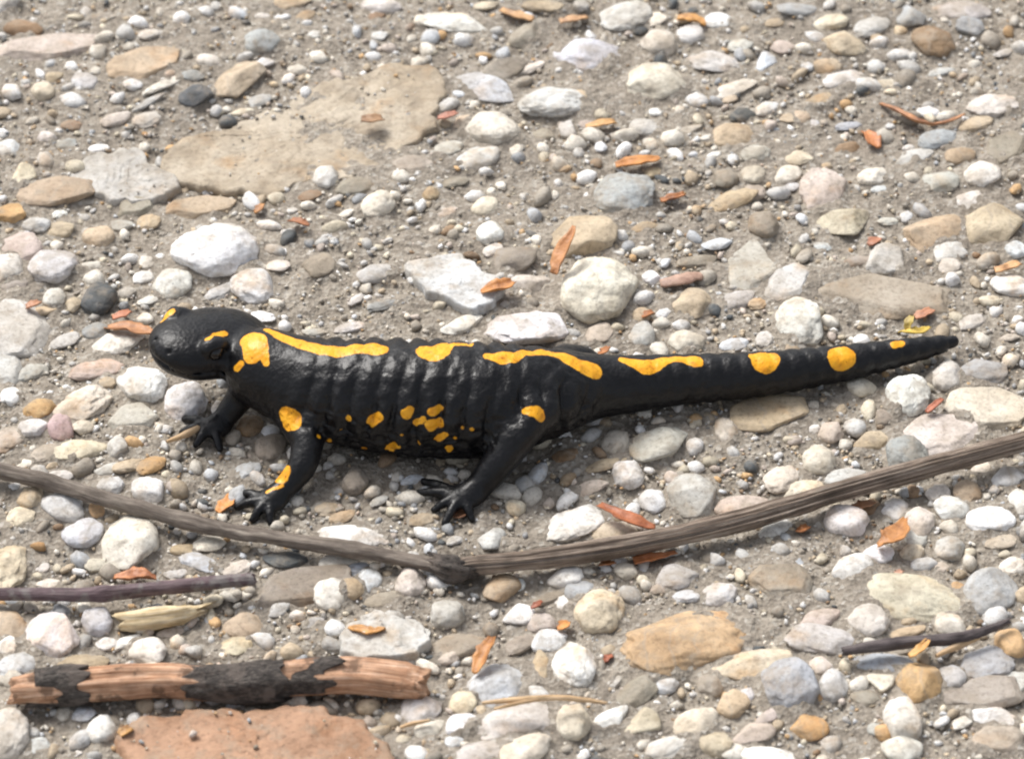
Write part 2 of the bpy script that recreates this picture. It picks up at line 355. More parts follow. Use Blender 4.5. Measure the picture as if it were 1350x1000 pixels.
# x y width height tilt colour shape | label      (photograph pixels; tilt rises to the right)
STONES = """
65 64 150 44 6 P F | long flat pinkish cream slab lying near the top left corner
600 30 98 36 -5 W f | oblong cream-white stone near the top edge, left of the middle
778 75 108 52 -4 X f | large bluish white oval stone right above the angular cream stone
866 108 98 60 12 C a | angular cream stone with a flat face, below the bright round cream pebble
868 57 54 44 0 C r | bright round cream pebble sitting on top of the angular cream stone
825 22 82 50 15 L f | large pale grey stone at the top edge, above the bluish white oval
1230 56 64 54 0 N r | round brown ball-like stone near the top right
1114 60 66 46 -10 Y r | large yellowish white rounded stone stacked above the tan one, top right
1310 140 88 40 12 W f | long white stone at the right edge, beside the curled orange leaf strip
1295 231 54 42 0 W r | round white pebble above its flatter white neighbour, right edge
822 261 90 62 0 B r | large smooth bluish grey oval stone in the upper middle
652 170 82 52 -10 C r | large cream stone above the bluish white oval, left of the upper middle
630 208 64 32 8 X f | smooth bluish white oval pebble just below the large cream stone
288 331 130 86 10 W r | big white domed stone right behind the salamander's head
336 379 64 48 -10 W r | white rounded stone between the big white dome and the salamander's neck
228 374 56 44 15 W r | white rounded stone wedged under the left side of the big white dome
768 311 98 58 5 T r | large tan rounded stone carrying the upright orange leaf
788 383 112 90 15 C r | big pale cream boulder-like stone above the salamander's rump
692 434 112 54 5 W f | long white arched stone partly hidden behind the salamander's back
992 353 80 64 25 L F | light grey triangular flat stone above the tail
1040 374 76 48 22 L F | light grey slanted stone right under the triangular flat stone
1052 426 62 66 20 W r | white egg-shaped stone touching the top of the tail
1008 298 46 44 0 G r | round grey pebble above the triangular flat stone
1116 293 78 50 12 Y a | yellowish angular stone left of the tan wedge, right side
1235 306 86 44 18 T a | tan wedge-shaped stone pointing left at the right side
1311 300 80 68 5 H a | big yellowish block at the right edge, beside the tan wedge
1086 254 70 66 12 P f | dull pinkish grey lump above the yellowish angular stone
72 352 70 52 20 L r | light grey domed stone left of the big white dome
20 435 98 86 -12 L F | big pale grey slab cut off by the left edge
130 312 46 34 0 T r | round tan pebble above the dark grey one, left side
172 716 74 70 20 C a | large cream angular stone above the purple twig
105 533 84 50 15 C f | large cream oval stone left of the two white ones below the snout
190 507 66 54 -25 W r | bright white stone just below the salamander's chin
246 530 58 58 0 W r | white and tan knobbly stone beside the far front foot
173 553 64 42 10 L F | flat light grey stone below the chin, left of the far front foot
466 706 92 32 -8 W f | long whitish lens-shaped stone resting against the weathered stem
756 693 92 42 24 W f | long bright white stone leaning towards the stem, below the hind foot
804 704 70 32 0 Y f | yellow-tan pebble squeezed between the red leaf scrap and the stem
910 656 66 56 10 L r | light grey lumpy stone right of the small white pebble, above the stem
1240 574 128 56 12 K F | large pale pink flat stone under the stem at the right
1302 540 112 56 -5 C F | large cream flat stone at the right edge above the pink flat one
1196 522 62 54 25 W r | bright white egg-shaped stone below the tail tip
1195 604 56 56 5 B r | round bluish grey stone against the upper side of the stem
1115 687 56 42 -12 W r | smooth white oval pebble just below the stem, right of the middle
1202 789 146 62 -8 Y f | big pale yellow smooth stone at the lower right
1145 819 52 42 0 W r | round white pebble at the lower left end of the big pale yellow stone
1254 825 44 32 -15 W r | white pebble at the lower right end of the big pale yellow stone
1084 844 98 38 -2 L f | long pale grey oval stone left of the thin dark twig
911 847 172 78 12 Q f | big flat orange-tan stone with a greyer right half, lower right
986 879 112 36 8 Y a | long pale yellow stone tucked under the big orange-tan stone
1042 904 70 66 0 B r | round bluish grey cobble at the bottom right
1211 901 58 52 5 O r | round orange-tan disc-like pebble at the bottom right
1190 949 48 54 -10 W r | white egg-shaped pebble near the bottom, upper of a stacked pair
1190 988 50 34 5 W r | white pebble cut by the bottom edge, lower of a stacked pair
1300 876 72 40 8 B f | smooth bluish grey oval stone near the lower right corner
662 902 54 84 -75 X f | tall bluish white stone standing behind the straw, bottom middle
757 876 56 62 30 W r | round white pebble above the straw, bottom middle
680 950 122 50 12 L f | large flat light grey stone in front of the straw
757 953 46 46 25 C r | cream and tan pebble touching the right end of the straw
790 806 66 58 15 Y r | large yellow-tan stone under the stem, lower middle
68 839 64 54 -25 W r | bright white stone above the peeled stick, near the left edge
128 820 40 36 0 X r | round bluish white pebble at the left end of the yellow wood chip
195 858 50 34 -12 W r | white oval pebble just above the peeled stick
8 970 58 62 10 W r | large white stone in the bottom left corner
135 960 38 40 0 W r | round white pebble left of the pink slab
905 451 50 34 0 C r | pale cream stone just above the first tail spots
975 181 78 42 -5 T f | large tan stone in the upper right middle
258 126 52 34 10 D a | dark slate-grey stone above the large sandy slab
312 106 78 46 38 T a | tan wedge-shaped stone right of the dark slate-grey one
345 55 56 40 5 B r | smooth grey oval pebble in the upper left
130 395 54 40 10 D r | dark grey rounded stone left of the salamander's snout
1165 391 186 64 -4 G F | wide low sandy slab above the tail tip
870 585 84 50 18 L a | light grey stone below the tail, leaning to the left
1012 545 110 52 8 T F | low reddish-tan slab in the tail's shadow
1305 781 72 54 15 B a | grey angular stone right of the big pale yellow stone
1030 766 78 48 -8 G F | flat grey-brown stone below the stem, right of the middle
400 776 126 46 8 G F | flat dark grey stone at the cut end of the purple twig
1325 196 66 44 25 G F | slanted grey slab at the right edge, above the round white pebble
1290 916 118 40 5 G F | flat dull grey slab in the lower right corner
1266 15 92 36 -5 L f | pale stone with a bluish end at the top right edge
5 5 48 44 20 L a
30 38 56 34 5 N a
70 33 26 14 15 B f
200 45 42 20 15 L a
190 86 110 50 10 T F
275 82 36 24 0 C r
255 100 36 18 0 B f
108 107 48 24 -5 X f
57 121 36 32 0 Y r
72 102 28 18 10 T a
175 112 30 20 0 W r
216 112 62 15 28 C f
196 135 52 12 30 L f
152 157 46 20 20 C f
195 158 44 22 15 L f
62 182 28 20 0 W r
88 191 30 16 10 B f
10 196 40 26 -8 X f
95 166 34 18 0 N f
130 196 30 14 15 W f
135 22 34 14 15 G f
350 82 26 14 10 W f
392 93 30 16 0 W r
370 5 96 26 0 T f
503 8 62 28 -10 W r
500 48 24 14 0 X f
495 25 30 20 20 N f
415 46 24 13 5 L f
403 22 30 16 20 T f
342 133 36 18 15 L f
320 148 34 12 15 C f
345 22 22 12 0 W f
555 28 22 22 0 C r
695 47 54 38 35 G a
716 9 64 18 0 T f
766 8 24 22 0 L r
640 8 40 16 0 Y f
636 116 104 44 -22 X a
732 136 112 54 8 L f
662 95 76 40 30 G a
700 90 44 14 25 C f
760 128 36 24 0 T r
610 160 36 20 30 T a
748 172 26 28 20 L a
715 178 34 18 0 G f
592 196 44 24 5 L f
545 217 56 26 8 P f
600 240 40 18 15 G f
568 256 26 22 0 T r
792 194 18 16 0 X f
775 165 26 14 10 P f
860 27 44 24 10 C f
945 28 42 26 0 X f
910 47 44 30 0 L r
940 82 78 38 -12 L f
1010 84 32 30 0 X a
976 60 38 22 0 L f
1032 62 36 22 10 P f
1050 12 60 22 0 B f
1020 30 32 14 5 T f
966 118 74 22 16 C f
962 131 24 10 10 T f
980 152 44 24 10 D f
1012 143 44 20 22 X f
864 148 20 12 0 W f
850 168 46 28 0 L f
908 171 40 12 20 L f
932 181 22 10 15 W f
862 226 32 18 25 T f
1045 156 40 18 12 T f
996 204 44 28 0 L r
1050 209 48 24 0 Y f
942 204 22 10 15 W f
1095 30 52 28 10 Y f
1150 35 60 30 20 L f
1091 88 42 30 0 T r
1111 107 64 30 16 W f
1168 112 30 16 8 Y f
1201 22 44 38 0 B a
1278 36 44 34 0 B f
1082 133 54 20 15 T f
1056 156 28 24 0 T f
1286 164 52 22 18 T f
1236 183 62 26 18 B f
1206 207 56 24 22 L f
1265 206 44 28 15 T a
1120 166 42 13 10 B f
1118 196 44 18 20 N f
1073 163 16 12 0 X f
1325 70 36 14 20 L f
1240 95 44 12 10 L f
30 236 40 38 25 Y a
75 254 112 44 5 T F
48 297 40 26 5 L r
78 303 42 24 0 T f
78 282 24 12 15 W f
10 284 50 30 5 O F
30 326 58 42 -15 P f
12 356 44 44 0 L r
22 378 40 30 10 G a
178 276 56 28 5 G F
196 293 34 22 5 T f
160 297 34 20 10 L f
265 276 100 32 5 T F
120 351 32 14 15 W f
192 346 26 18 0 C f
188 366 30 18 10 W f
168 386 26 16 5 L f
197 396 36 12 10 W f
72 393 34 28 10 L r
97 402 22 20 0 Y r
55 410 44 15 12 T f
290 385 44 18 20 L f
430 234 36 34 15 W r
409 258 38 18 20 N f
498 270 50 38 15 C r
456 282 26 10 22 C f
470 246 62 26 5 G f
384 278 18 10 15 W f
367 352 34 20 8 C a
420 350 48 40 0 G f
500 360 66 28 15 L f
510 401 56 16 20 B f
345 418 40 18 -10 W f
460 432 44 14 12 W f
415 438 36 12 5 L f
470 395 26 14 30 L f
640 274 42 30 20 Y r
647 306 40 38 15 W r
590 280 30 16 20 L f
650 331 30 20 15 W f
676 341 66 40 5 G a
700 374 54 26 5 W a
665 310 26 14 20 X f
610 428 60 22 20 W f
790 441 46 30 15 P f
808 405 48 26 10 L f
898 452 20 14 0 C f
845 440 36 42 5 X a
858 367 26 20 0 W r
912 400 54 46 18 T a
968 264 76 32 16 T f
984 256 54 24 5 P f
946 322 44 18 10 X f
957 236 36 32 5 G r
992 231 38 30 10 C r
1036 232 44 28 15 C r
1044 247 26 14 5 X f
970 396 54 26 10 L f
1000 400 30 18 15 T f
876 412 26 16 25 X f
920 345 60 16 12 G f
850 300 44 16 15 T f
968 455 42 20 5 X f
1008 448 26 24 30 L f
1050 455 34 22 10 T f
1150 233 46 30 18 C r
1158 250 22 12 0 X f
1240 240 56 34 10 L a
1278 265 54 24 14 W f
1251 333 52 28 18 W f
1168 343 62 48 12 L a
1333 376 58 28 -5 W r
1338 330 34 30 0 X r
1252 352 32 24 0 C f
1195 286 20 18 0 X f
1170 292 30 14 5 L f
1086 326 28 14 5 X f
1130 345 60 16 15 G f
1280 425 40 20 20 L f
1330 445 30 10 5 P f
43 490 44 20 15 X f
8 486 48 52 0 L F
85 450 44 20 15 L f
155 453 70 36 16 C f
127 438 38 26 0 B r
126 486 76 28 12 P f
52 541 44 32 0 O r
14 522 28 26 0 W r
44 565 42 28 10 W r
80 565 34 38 20 R r
110 563 30 22 0 C r
10 582 46 36 25 P f
104 593 76 32 12 Y f
155 590 28 26 20 L r
60 597 46 24 15 P f
200 613 42 24 30 O f
170 614 44 18 15 T f
145 618 40 14 15 L f
36 610 34 12 20 C f
140 505 26 18 0 T f
78 628 40 16 5 L f
146 640 36 26 0 X r
196 648 46 36 -10 W r
42 657 36 32 10 Y r
28 681 38 26 15 Y f
86 669 60 42 -15 L r
127 674 24 20 0 O r
110 704 54 38 5 X r
10 748 52 60 -20 Y f
56 749 20 11 12 W f
65 770 34 13 8 C f
128 745 32 20 10 C a
265 741 56 24 -12 X f
277 717 44 24 10 C f
245 725 40 16 5 T f
235 756 36 16 10 L f
330 563 38 30 15 N r
356 590 46 36 15 G r
327 620 36 22 18 X f
468 635 36 36 0 G r
430 671 30 20 0 T f
452 681 36 14 20 T f
500 660 26 12 25 L f
446 742 50 24 12 L a
378 738 60 24 5 D f
436 784 48 38 15 C r
462 776 36 30 0 T r
487 766 32 28 10 X f
541 768 40 40 30 C r
312 750 36 20 8 C f
470 750 36 18 5 B f
505 790 50 18 10 G f
555 685 34 16 10 T f
545 632 36 14 15 X f
600 712 26 12 15 L f
648 712 36 34 15 L a
745 761 46 30 12 W r
766 776 46 28 25 B a
662 776 46 38 10 T a
682 771 24 16 15 X f
590 809 48 36 5 L r
684 813 40 28 20 W a
712 821 44 28 -8 P f
746 794 30 20 15 W f
722 789 42 16 22 G f
692 638 28 26 20 X r
775 645 54 18 15 P f
745 600 36 20 10 N f
812 584 40 32 10 L r
800 612 60 18 18 T f
958 568 32 36 15 C r
828 626 42 36 0 W r
860 661 36 30 0 W r
980 670 76 34 8 P f
1030 631 50 36 28 C f
1058 648 54 30 20 C f
1022 699 46 20 15 W f
825 753 30 22 0 C r
1047 741 26 16 5 X f
948 784 46 30 0 W r
890 760 56 36 10 L f
872 775 30 14 15 P f
905 786 36 18 5 X f
1137 511 44 28 0 C r
1248 496 46 40 35 W r
1297 491 62 36 -5 B f
1096 571 34 30 10 P r
1072 566 20 16 25 W f
1080 607 48 40 25 C r
1150 581 56 24 15 T f
1170 548 40 22 15 G f
1116 632 58 28 5 L f
1212 690 40 42 10 C r
1180 671 40 30 -5 W f
1142 669 38 20 15 N f
1254 671 46 34 -10 W r
1275 649 38 30 -12 T f
1238 650 32 22 10 C f
1330 629 50 28 10 L f
1295 617 36 16 8 C f
1305 686 66 38 10 W f
1345 662 30 36 20 W r
1252 723 40 34 0 X r
1158 732 42 26 8 W r
1123 750 54 38 18 W r
1203 729 32 22 0 C r
1208 710 30 22 0 L f
1240 748 26 14 10 C f
1335 748 36 24 0 C r
1262 779 26 22 0 O a
1320 715 46 20 15 P f
1080 815 54 26 22 P f
1196 832 50 14 14 T f
1198 819 20 13 5 T r
1165 874 84 22 -4 B f
1185 857 26 13 5 G f
1332 850 40 38 0 O r
1256 893 34 32 10 X r
1160 899 36 26 0 C a
1080 878 34 28 0 C r
1098 904 40 38 15 L r
1078 910 18 26 0 O f
1067 958 48 30 -8 O a
1310 946 66 30 -12 W a
1268 952 30 13 25 C f
1336 906 44 38 10 L F
1314 977 66 34 5 P F
1166 965 26 20 0 O r
1155 962 24 16 0 X f
1140 920 36 20 5 G f
1298 993 28 16 0 C f
872 886 44 28 18 C a
877 903 34 24 0 X r
938 903 36 32 10 G r
838 915 66 32 28 G a
806 948 48 28 32 W a
848 956 44 36 10 Y a
918 954 58 38 22 C r
942 981 46 30 0 Y r
968 990 34 24 0 C f
885 985 66 26 15 L f
992 966 54 26 10 P a
968 928 40 32 25 T f
985 915 20 16 0 W f
1015 943 40 14 28 P f
1010 997 72 24 0 W f
848 838 30 12 10 P f
725 846 46 32 15 X f
713 881 22 40 0 T f
640 993 70 28 12 L f
690 990 70 36 20 C r
610 926 36 30 15 Y r
554 936 52 44 10 L a
566 963 40 26 25 C a
608 956 44 32 15 W r
600 977 26 18 15 X f
606 850 74 34 12 G f
590 867 30 18 5 P r
715 902 22 11 5 Y f
552 838 30 20 18 W f
685 850 40 22 20 G f
806 900 40 14 25 L f
8 829 56 44 -12 T f
10 852 28 28 0 W r
24 876 52 28 18 X f
142 848 30 16 5 W f
168 845 36 16 15 W f
110 876 66 26 5 T f
110 941 32 20 5 X f
46 986 36 22 15 X f
322 826 56 34 0 T f
312 852 48 24 5 Y f
415 822 26 16 20 L f
225 834 36 12 12 P f
370 800 34 20 40 L f
"""

LANDMARKS = [(205, 455, "the salamander's snout"), (280, 560, "the salamander's far front foot"), (340, 670, "the salamander's near front foot"),
             (500, 610, "the salamander's belly"), (600, 660, "the salamander's hind foot"), (820, 560, "the tail base"), (1000, 520, "the middle of the tail"),
             (1255, 452, "the tail tip"), (610, 748, "the kink of the stem"), (335, 765, "the purple twig's cut end"), (60, 780, "the purple twig"),
             (60, 905, "the peeled stick's left end"), (560, 895, "the peeled stick's right end"), (300, 890, "the peeled stick"),
             (340, 970, "the pink slab"), (210, 815, "the yellow wood chip"), (510, 833, "the pale slab with an orange sliver"),
             (715, 928, "the straw"), (1200, 848, "the thin dark twig"), (1215, 158, "the curled orange leaf strip"), (745, 330, "the upright orange leaf"),
             (600, 370, "the pale bluish slab"), (165, 230, "the pale grey slab"), (420, 170, "the large sandy slab"), (288, 331, "the big white dome"),
             (822, 261, "the bluish grey oval stone"), (1230, 56, "the round brown stone"), (866, 108, "the angular cream stone"), (911, 847, "the big orange-tan stone"),
             (1202, 789, "the big pale yellow stone"), (172, 716, "the large cream angular stone"), (788, 383, "the big cream boulder"), (20, 435, "the left edge slab"),
             (1165, 391, "the wide sandy slab"), (992, 353, "the triangular flat stone"), (1311, 300, "the big yellowish block"), (65, 64, "the long pinkish slab"),
             (1240, 574, "the pale pink flat stone"), (756, 693, "the long bright white stone"), (1042, 904, "the round bluish cobble"), (680, 950, "the flat grey stone by the straw"),
             (600, 30, "the oblong cream-white stone"), (652, 170, "the large cream stone"), (1211, 901, "the orange-tan disc"), (312, 106, "the tan wedge")]

def autolabel(x, y, w, h, c, s):
    size = math.sqrt(w * h)
    sz = 'tiny' if size < 21 else 'small' if size < 33 else 'medium-sized' if size < 46 else 'large'
    asp = w / h
    sh = {'r': 'rounded', 'f': 'flattened', 'a': 'angular', 'F': 'flat'}[s]
    if s == 'f' and asp > 2.6: sh = 'sliver-like'
    best = None
    for lx, ly, ln in LANDMARKS:
        d = math.hypot(lx - x, (ly - y) * 1.2)
        if d > 18 and (best is None or d < best[0]): best = (d, lx, ly, ln)
    d, lx, ly, ln = best
    dx, dy = x - lx, y - ly
    if abs(dx) > 2.2 * abs(dy): rel = 'right of' if dx > 0 else 'left of'
    elif abs(dy) > 2.2 * abs(dx): rel = 'below' if dy > 0 else 'above'
    else: rel = ('below' if dy > 0 else 'above') + (' and right of' if dx > 0 else ' and left of')
    noun = 'stone' if size > 46 else 'pebble'
    return f"{sz} {CNAME[c]} {sh} {noun} {rel} {ln}"

recs = []
for line in STONES.strip().splitlines():
    body, _, lab = line.partition('|')
    f = body.split()
    recs.append([float(f[0]), float(f[1]), float(f[2]), float(f[3]), float(f[4]), f[5], f[6], lab.strip() or None])
auto = {}
for r_ in recs:
    if r_[7] is None:
        r_[7] = autolabel(*r_[:4], r_[5], r_[6]); auto.setdefault(r_[7], []).append(r_)
ORD = ['first', 'second', 'third', 'fourth', 'fifth', 'sixth']
for lab, rs in auto.items():
    if len(rs) < 2: continue
    dx = max(r[0] for r in rs) - min(r[0] for r in rs); dy = max(r[1] for r in rs) - min(r[1] for r in rs)
    if len(rs) == 2:
        if dx > dy: names = ['left one', 'right one']; rs = sorted(rs, key=lambda r: r[0])
        else: names = ['upper one', 'lower one']; rs = sorted(rs, key=lambda r: r[1])
    else:
        rs = sorted(rs, key=lambda r: r[0]); names = [f'{ORD[i]} from left' for i in range(len(rs))]
    for r, nm in zip(rs, names): r[7] = r[7] + ', ' + nm

FOOT = []          # footprints kept free of loose gravel: x, y, rx, ry, yaw, half height
PLACE = []
for i, (px, py, w, h, ang, c, s, lab) in enumerate(recs):
    A, H = w / 2 / 5.87, h / 2 / 5.87
    t = math.radians(ang)
    # picture ellipse (A, H, tilt) -> plan ellipse on the ground
    k = {'r': 0.70, 'f': 0.55, 'a': 0.62, 'F': 0.30}[s]
    cz = k * min(A, H) * random.uniform(0.92, 1.08)
    if s == 'F': cz = min(max(cz, 1.6), 3.6)
    up = {'r': 0.27, 'f': 0.18, 'a': 0.22, 'F': 0.04}[s]
    # covariance of the outline, the height's share taken out, then stretched to ground depth
    ux, uy = math.cos(t), math.sin(t)
    Sxx = A * A * ux * ux + H * H * uy * uy; Syy = A * A * uy * uy + H * H * ux * ux; Sxy = (A * A - H * H) * ux * uy
    Syy = max(Syy - (cz * CT) ** 2, 0.45 * Syy)
    Syy /= ST * ST; Sxy /= ST
    lim = 0.92 * math.sqrt(Sxx * Syy); Sxy = max(-lim, min(lim, Sxy))
    ev, evec = np.linalg.eigh(np.array([[Sxx, Sxy], [Sxy, Syy]]))
    a, b_ = math.sqrt(ev[1]), math.sqrt(ev[0]); yaw = math.atan2(evec[1, 1], evec[0, 1])
    g0 = unproj(px, py, 0.0); z0 = gh(g0[0], g0[1])
    zc = z0 + up * cz + 0.3
    p = unproj(px, py, zc)
    PLACE.append((i, px, py, w, h, c, s, lab, p, a, b_, cz, yaw)); FOOT.append((p[0], p[1], a, b_, yaw, cz))

# ------------------------------------------------------------------ ground: one sheet, dense where the camera looks
def axis(a, b, step, far):
    core = np.arange(a, b + step / 2, step)
    out = []; s = step; x = b
    while x < far:
        s *= 1.16; x += s; out.append(x)
    hi = np.array(out); out = []; s = step; x = a
    while x > -far:
        s *= 1.16; x -= s; out.append(x)
    return np.concatenate([np.array(out)[::-1], core, hi])

random.seed(11)
GX = axis(-145, 145, 0.62, 40000.0); GY = axis(-155, 190, 0.72, 40000.0)
XX, YY = np.meshgrid(GX, GY)
xf, yf = XX.ravel(), YY.ravel()
near = np.clip(1.5 - np.maximum(np.abs(xf) / 145, np.abs(yf) / 190) * 0.5, 0, 1) * (np.maximum(np.abs(xf), np.abs(yf)) < 2500)
zf = gheight(xf, yf)
m_ = near > 0
P2 = np.stack([xf[m_], yf[m_], np.zeros(m_.sum())], 1)
crumb = 0.62 * fbm(P2 / 6.0, 3, 21) + 0.48 * np.abs(fbm(P2 / 2.4, 3, 31)) + 0.20 * vnoise(P2 / 0.95, 41)
zf[m_] += crumb * near[m_]
nx, ny = len(GX), len(GY)
ZG = zf.reshape(ny, nx)
SILT = 1 + 0.9 * vnoise(np.stack([xf / 4.5, yf / 4.5, np.full(len(xf), 2.5)], 1), 83).reshape(ny, nx)
for fx, fy, fa, fb, yw, fz in FOOT:          # silt banked up against the bedded stones
    R_ = fa * 1.9 + 1.5
    i0, i1 = np.searchsorted(GX, [fx - R_, fx + R_]); j0, j1 = np.searchsorted(GY, [fy - R_, fy + R_])
    if i1 - i0 < 3 or j1 - j0 < 3: continue
    dx = XX[j0:j1, i0:i1] - fx; dy = YY[j0:j1, i0:i1] - fy; cy, sy = math.cos(yw), math.sin(yw)
    q = np.sqrt(((dx * cy + dy * sy) / fa) ** 2 + ((-dx * sy + dy * cy) / fb) ** 2)
    ZG[j0:j1, i0:i1] += min(1.5, 0.34 * fz) * np.exp(-(np.maximum(q - 0.8, 0) / 0.34) ** 2) * SILT[j0:j1, i0:i1]
ii = (np.arange(ny - 1)[:, None] * nx + np.arange(nx - 1)[None, :]).ravel()
GF = np.stack([ii, ii + 1, ii + nx + 1, ii + nx], 1)
ground = link('ground', np_mesh('ground', np.stack([xf, yf, ZG.ravel()], 1) * MM, GF), M_GROUND)
ground['kind'] = 'structure'

for i, px, py, w, h, c, s, lab, p, a, b_, cz, yaw in PLACE:
    kind = s
    big = math.sqrt(w * h) > 52
    me = shape_mesh(kind, i % 9 if not big else 20 + i % 11, 5 if big else 4)
    name = 'flat_stone' if s == 'F' else ('stone' if math.sqrt(w * h) > 46 else 'pebble')
    o = link(name, me)
    flip = math.pi if random.random() < 0.5 else 0
    tl = 0.05 if s == 'F' else 0.14
    o.rotation_euler = (random.uniform(-tl, tl), random.uniform(-tl, tl), yaw + flip)
    o.location = p * MM
    o.scale = (a * MM, b_ * MM, cz * MM)
    base = np.array(COLS[c]); v = random.uniform(0.86, 1.08)
    base = np.clip(base * v * np.array([random.uniform(0.97, 1.03), 1, random.uniform(0.95, 1.05)]), 0, 0.86)
    o.color = (*base, 1)
    cat = 'pebble' if name == 'pebble' else 'stone'
    tag(o, lab, cat, 'stones bedded in the gravel' if name != 'pebble' else 'pebbles in the gravel')

# ------------------------------------------------------------------ big flat slabs with their own outline
def slab(name, pts, top, color, label, seed, rough=0.7):
    g = [unproj(x, y, top) for x, y in pts]
    P = np.array([[q[0], q[1]] for q in g]); n = len(P)
    # resample and roughen the outline
    out = []
    for i in range(n):
        a, b = P[i], P[(i + 1) % n]
        m = max(2, int(np.linalg.norm(b - a) / 1.0))
        for j in range(m): out.append(a + (b - a) * j / m)
    out = np.array(out)
    for _ in range(5): out = 0.5 * out + 0.25 * (np.roll(out, 1, 0) + np.roll(out, -1, 0))
    cen = out.mean(0); d = out - cen
    L = np.linalg.norm(d, axis=1)
    nz = fbm(np.stack([out[:, 0] / 5, out[:, 1] / 5, np.full(len(out), seed)], 1), 4, seed)
    out = cen + d * (1 + nz[:, None] * 1.9 / np.maximum(L[:, None], 8))
    out = out + 0.42 * np.stack([fbm(np.stack([out[:, 0] / 1.6, out[:, 1] / 1.6, np.full(len(out), seed + k)], 1), 2, seed + k) for k in (3, 6)], 1)
    d = out - cen; m = len(out)
    z0 = gh(*cen)
    V = []; rings = [(1.0, -4.0), (1.02, -1.0), (1.012, 0.35), (0.992, 0.8), (0.968, 0.98)] + [(s, 1.0) for s in np.linspace(0.93, 0.03, 34)] + [(0.001, 1.0)]
    for s, zz in rings:
        q = cen + d * s
        if zz <= 0: z = np.full(m, zz)
        else:
            P3 = np.stack([q[:, 0] / 11, q[:, 1] / 11, np.full(m, seed + 4.0)], 1)
            layer = np.round(3.2 * fbm(P3 * 0.8 + 5, 3, seed + 9)) * 0.22      # faint bedding steps
            z = top * zz + rough * 0.28 * fbm(P3, 2, seed) + layer + 0.10 * fbm(P3 * 7, 3, seed + 5)
        V.append(np.stack([q[:, 0], q[:, 1], z + z0], 1))
    V[-1][:, 2] = V[-2][:, 2].mean(); V = np.concatenate(V)
    F = []
    for r in range(len(rings) - 1):
        a = r * m + np.arange(m); b = r * m + (np.arange(m) + 1) % m
        F.append(np.stack([a, b, b + m, a + m], 1))
    F = np.concatenate(F)
    me = np_mesh(name, (V - np.array([cen[0], cen[1], z0])) * MM, F)
    o = link(name, me, M_STONE); o.location = (cen[0] * MM, cen[1] * MM, z0 * MM); o.color = (*color, 1)
    tag(o, label, 'stone')
    SLABS.append((cen + (out - cen) * 0.90, top, z0))
    return o
SLABS = []
slab('flat_sandy_stone', [(205, 208), (250, 184), (330, 158), (400, 128), (468, 106), (520, 84), (575, 88), (586, 122), (562, 170), (522, 216), (470, 238), (410, 236), (350, 262), (268, 252), (228, 236)], 0.45, (0.46, 0.40, 0.315), 'large flat sandy slab with a brown stain in the upper left', 3)
slab('flat_grey_stone', [(90, 226), (122, 200), (180, 192), (208, 214), (240, 242), (205, 258), (150, 266), (112, 250)], 2.0, (0.50, 0.485, 0.455), 'pale grey angular slab left of the large sandy slab', 5)
slab('flat_bluish_stone', [(534, 352), (560, 338), (606, 328), (640, 362), (668, 388), (650, 416), (622, 414), (580, 394), (545, 380)], 2.2, (0.62, 0.635, 0.64), 'pale bluish flat slab behind the middle of the salamander', 7)
slab('flat_pink_stone', [(160, 975), (176, 945), (260, 938), (380, 932), (480, 938), (506, 962), (522, 1010), (420, 1040), (250, 1036), (172, 1010)], 3.4, (0.41, 0.25, 0.16), 'broad pinkish sandstone slab cut off by the bottom edge', 9)
slab('flat_chipped_stone', [(448, 850), (470, 812), (500, 798), (560, 816), (572, 832), (556, 858), (500, 858), (470, 864)], 3.2, (0.56, 0.555, 0.53), 'pale slab with an orange sliver on it, above the peeled stick', 11)

# ------------------------------------------------------------------ loose gravel and grit
def in_foot(x, y, grow=0.4):
    bad = np.zeros(len(x), bool)
    for fx, fy, a, b, yw, _ in FOOT:
        dx, dy = x - fx, y - fy
        sel = (np.abs(dx) < a + 3) & (np.abs(dy) < a + 3)
        if not sel.any(): continue
        c, s = math.cos(yw), math.sin(yw)
        u = (dx[sel] * c + dy[sel] * s) / (a * 0.93 + grow); v = (-dx[sel] * s + dy[sel] * c) / (b * 0.93 + grow)
        bad[np.where(sel)[0]] |= (u * u + v * v) < 1
    for S, _, _ in SLABS:
        ins = np.zeros(len(x), bool); j = len(S) - 1
        for i in range(len(S)):
            xi, yi = S[i]; xj, yj = S[j]
            if yi != yj:
                ins ^= ((yi > y) != (yj > y)) & (x < (xj - xi) * (y - yi) / (yj - yi) + xi)
            j = i
        bad |= ins
    return bad

def rot_mats(n, rng, tilt):
    a = rng.uniform(0, 2 * math.pi, n); b = rng.normal(0, tilt, n)
    ca, sa, cb, sb = np.cos(a), np.sin(a), np.cos(b), np.sin(b)
    R = np.zeros((n, 3, 3))
    R[:, 0, 0] = ca; R[:, 0, 1] = -sa * cb; R[:, 0, 2] = sa * sb
    R[:, 1, 0] = sa; R[:, 1, 1] = ca * cb; R[:, 1, 2] = -ca * sb
    R[:, 2, 1] = sb; R[:, 2, 2] = cb
    return R

PAL = np.array([COLS[k] for k in 'WCYLGBXDTOPN']); PALW = np.array([.14, .17, .09, .14, .14, .05, .04, .03, .12, .04, .06, .02]); PALW /= PALW.sum()

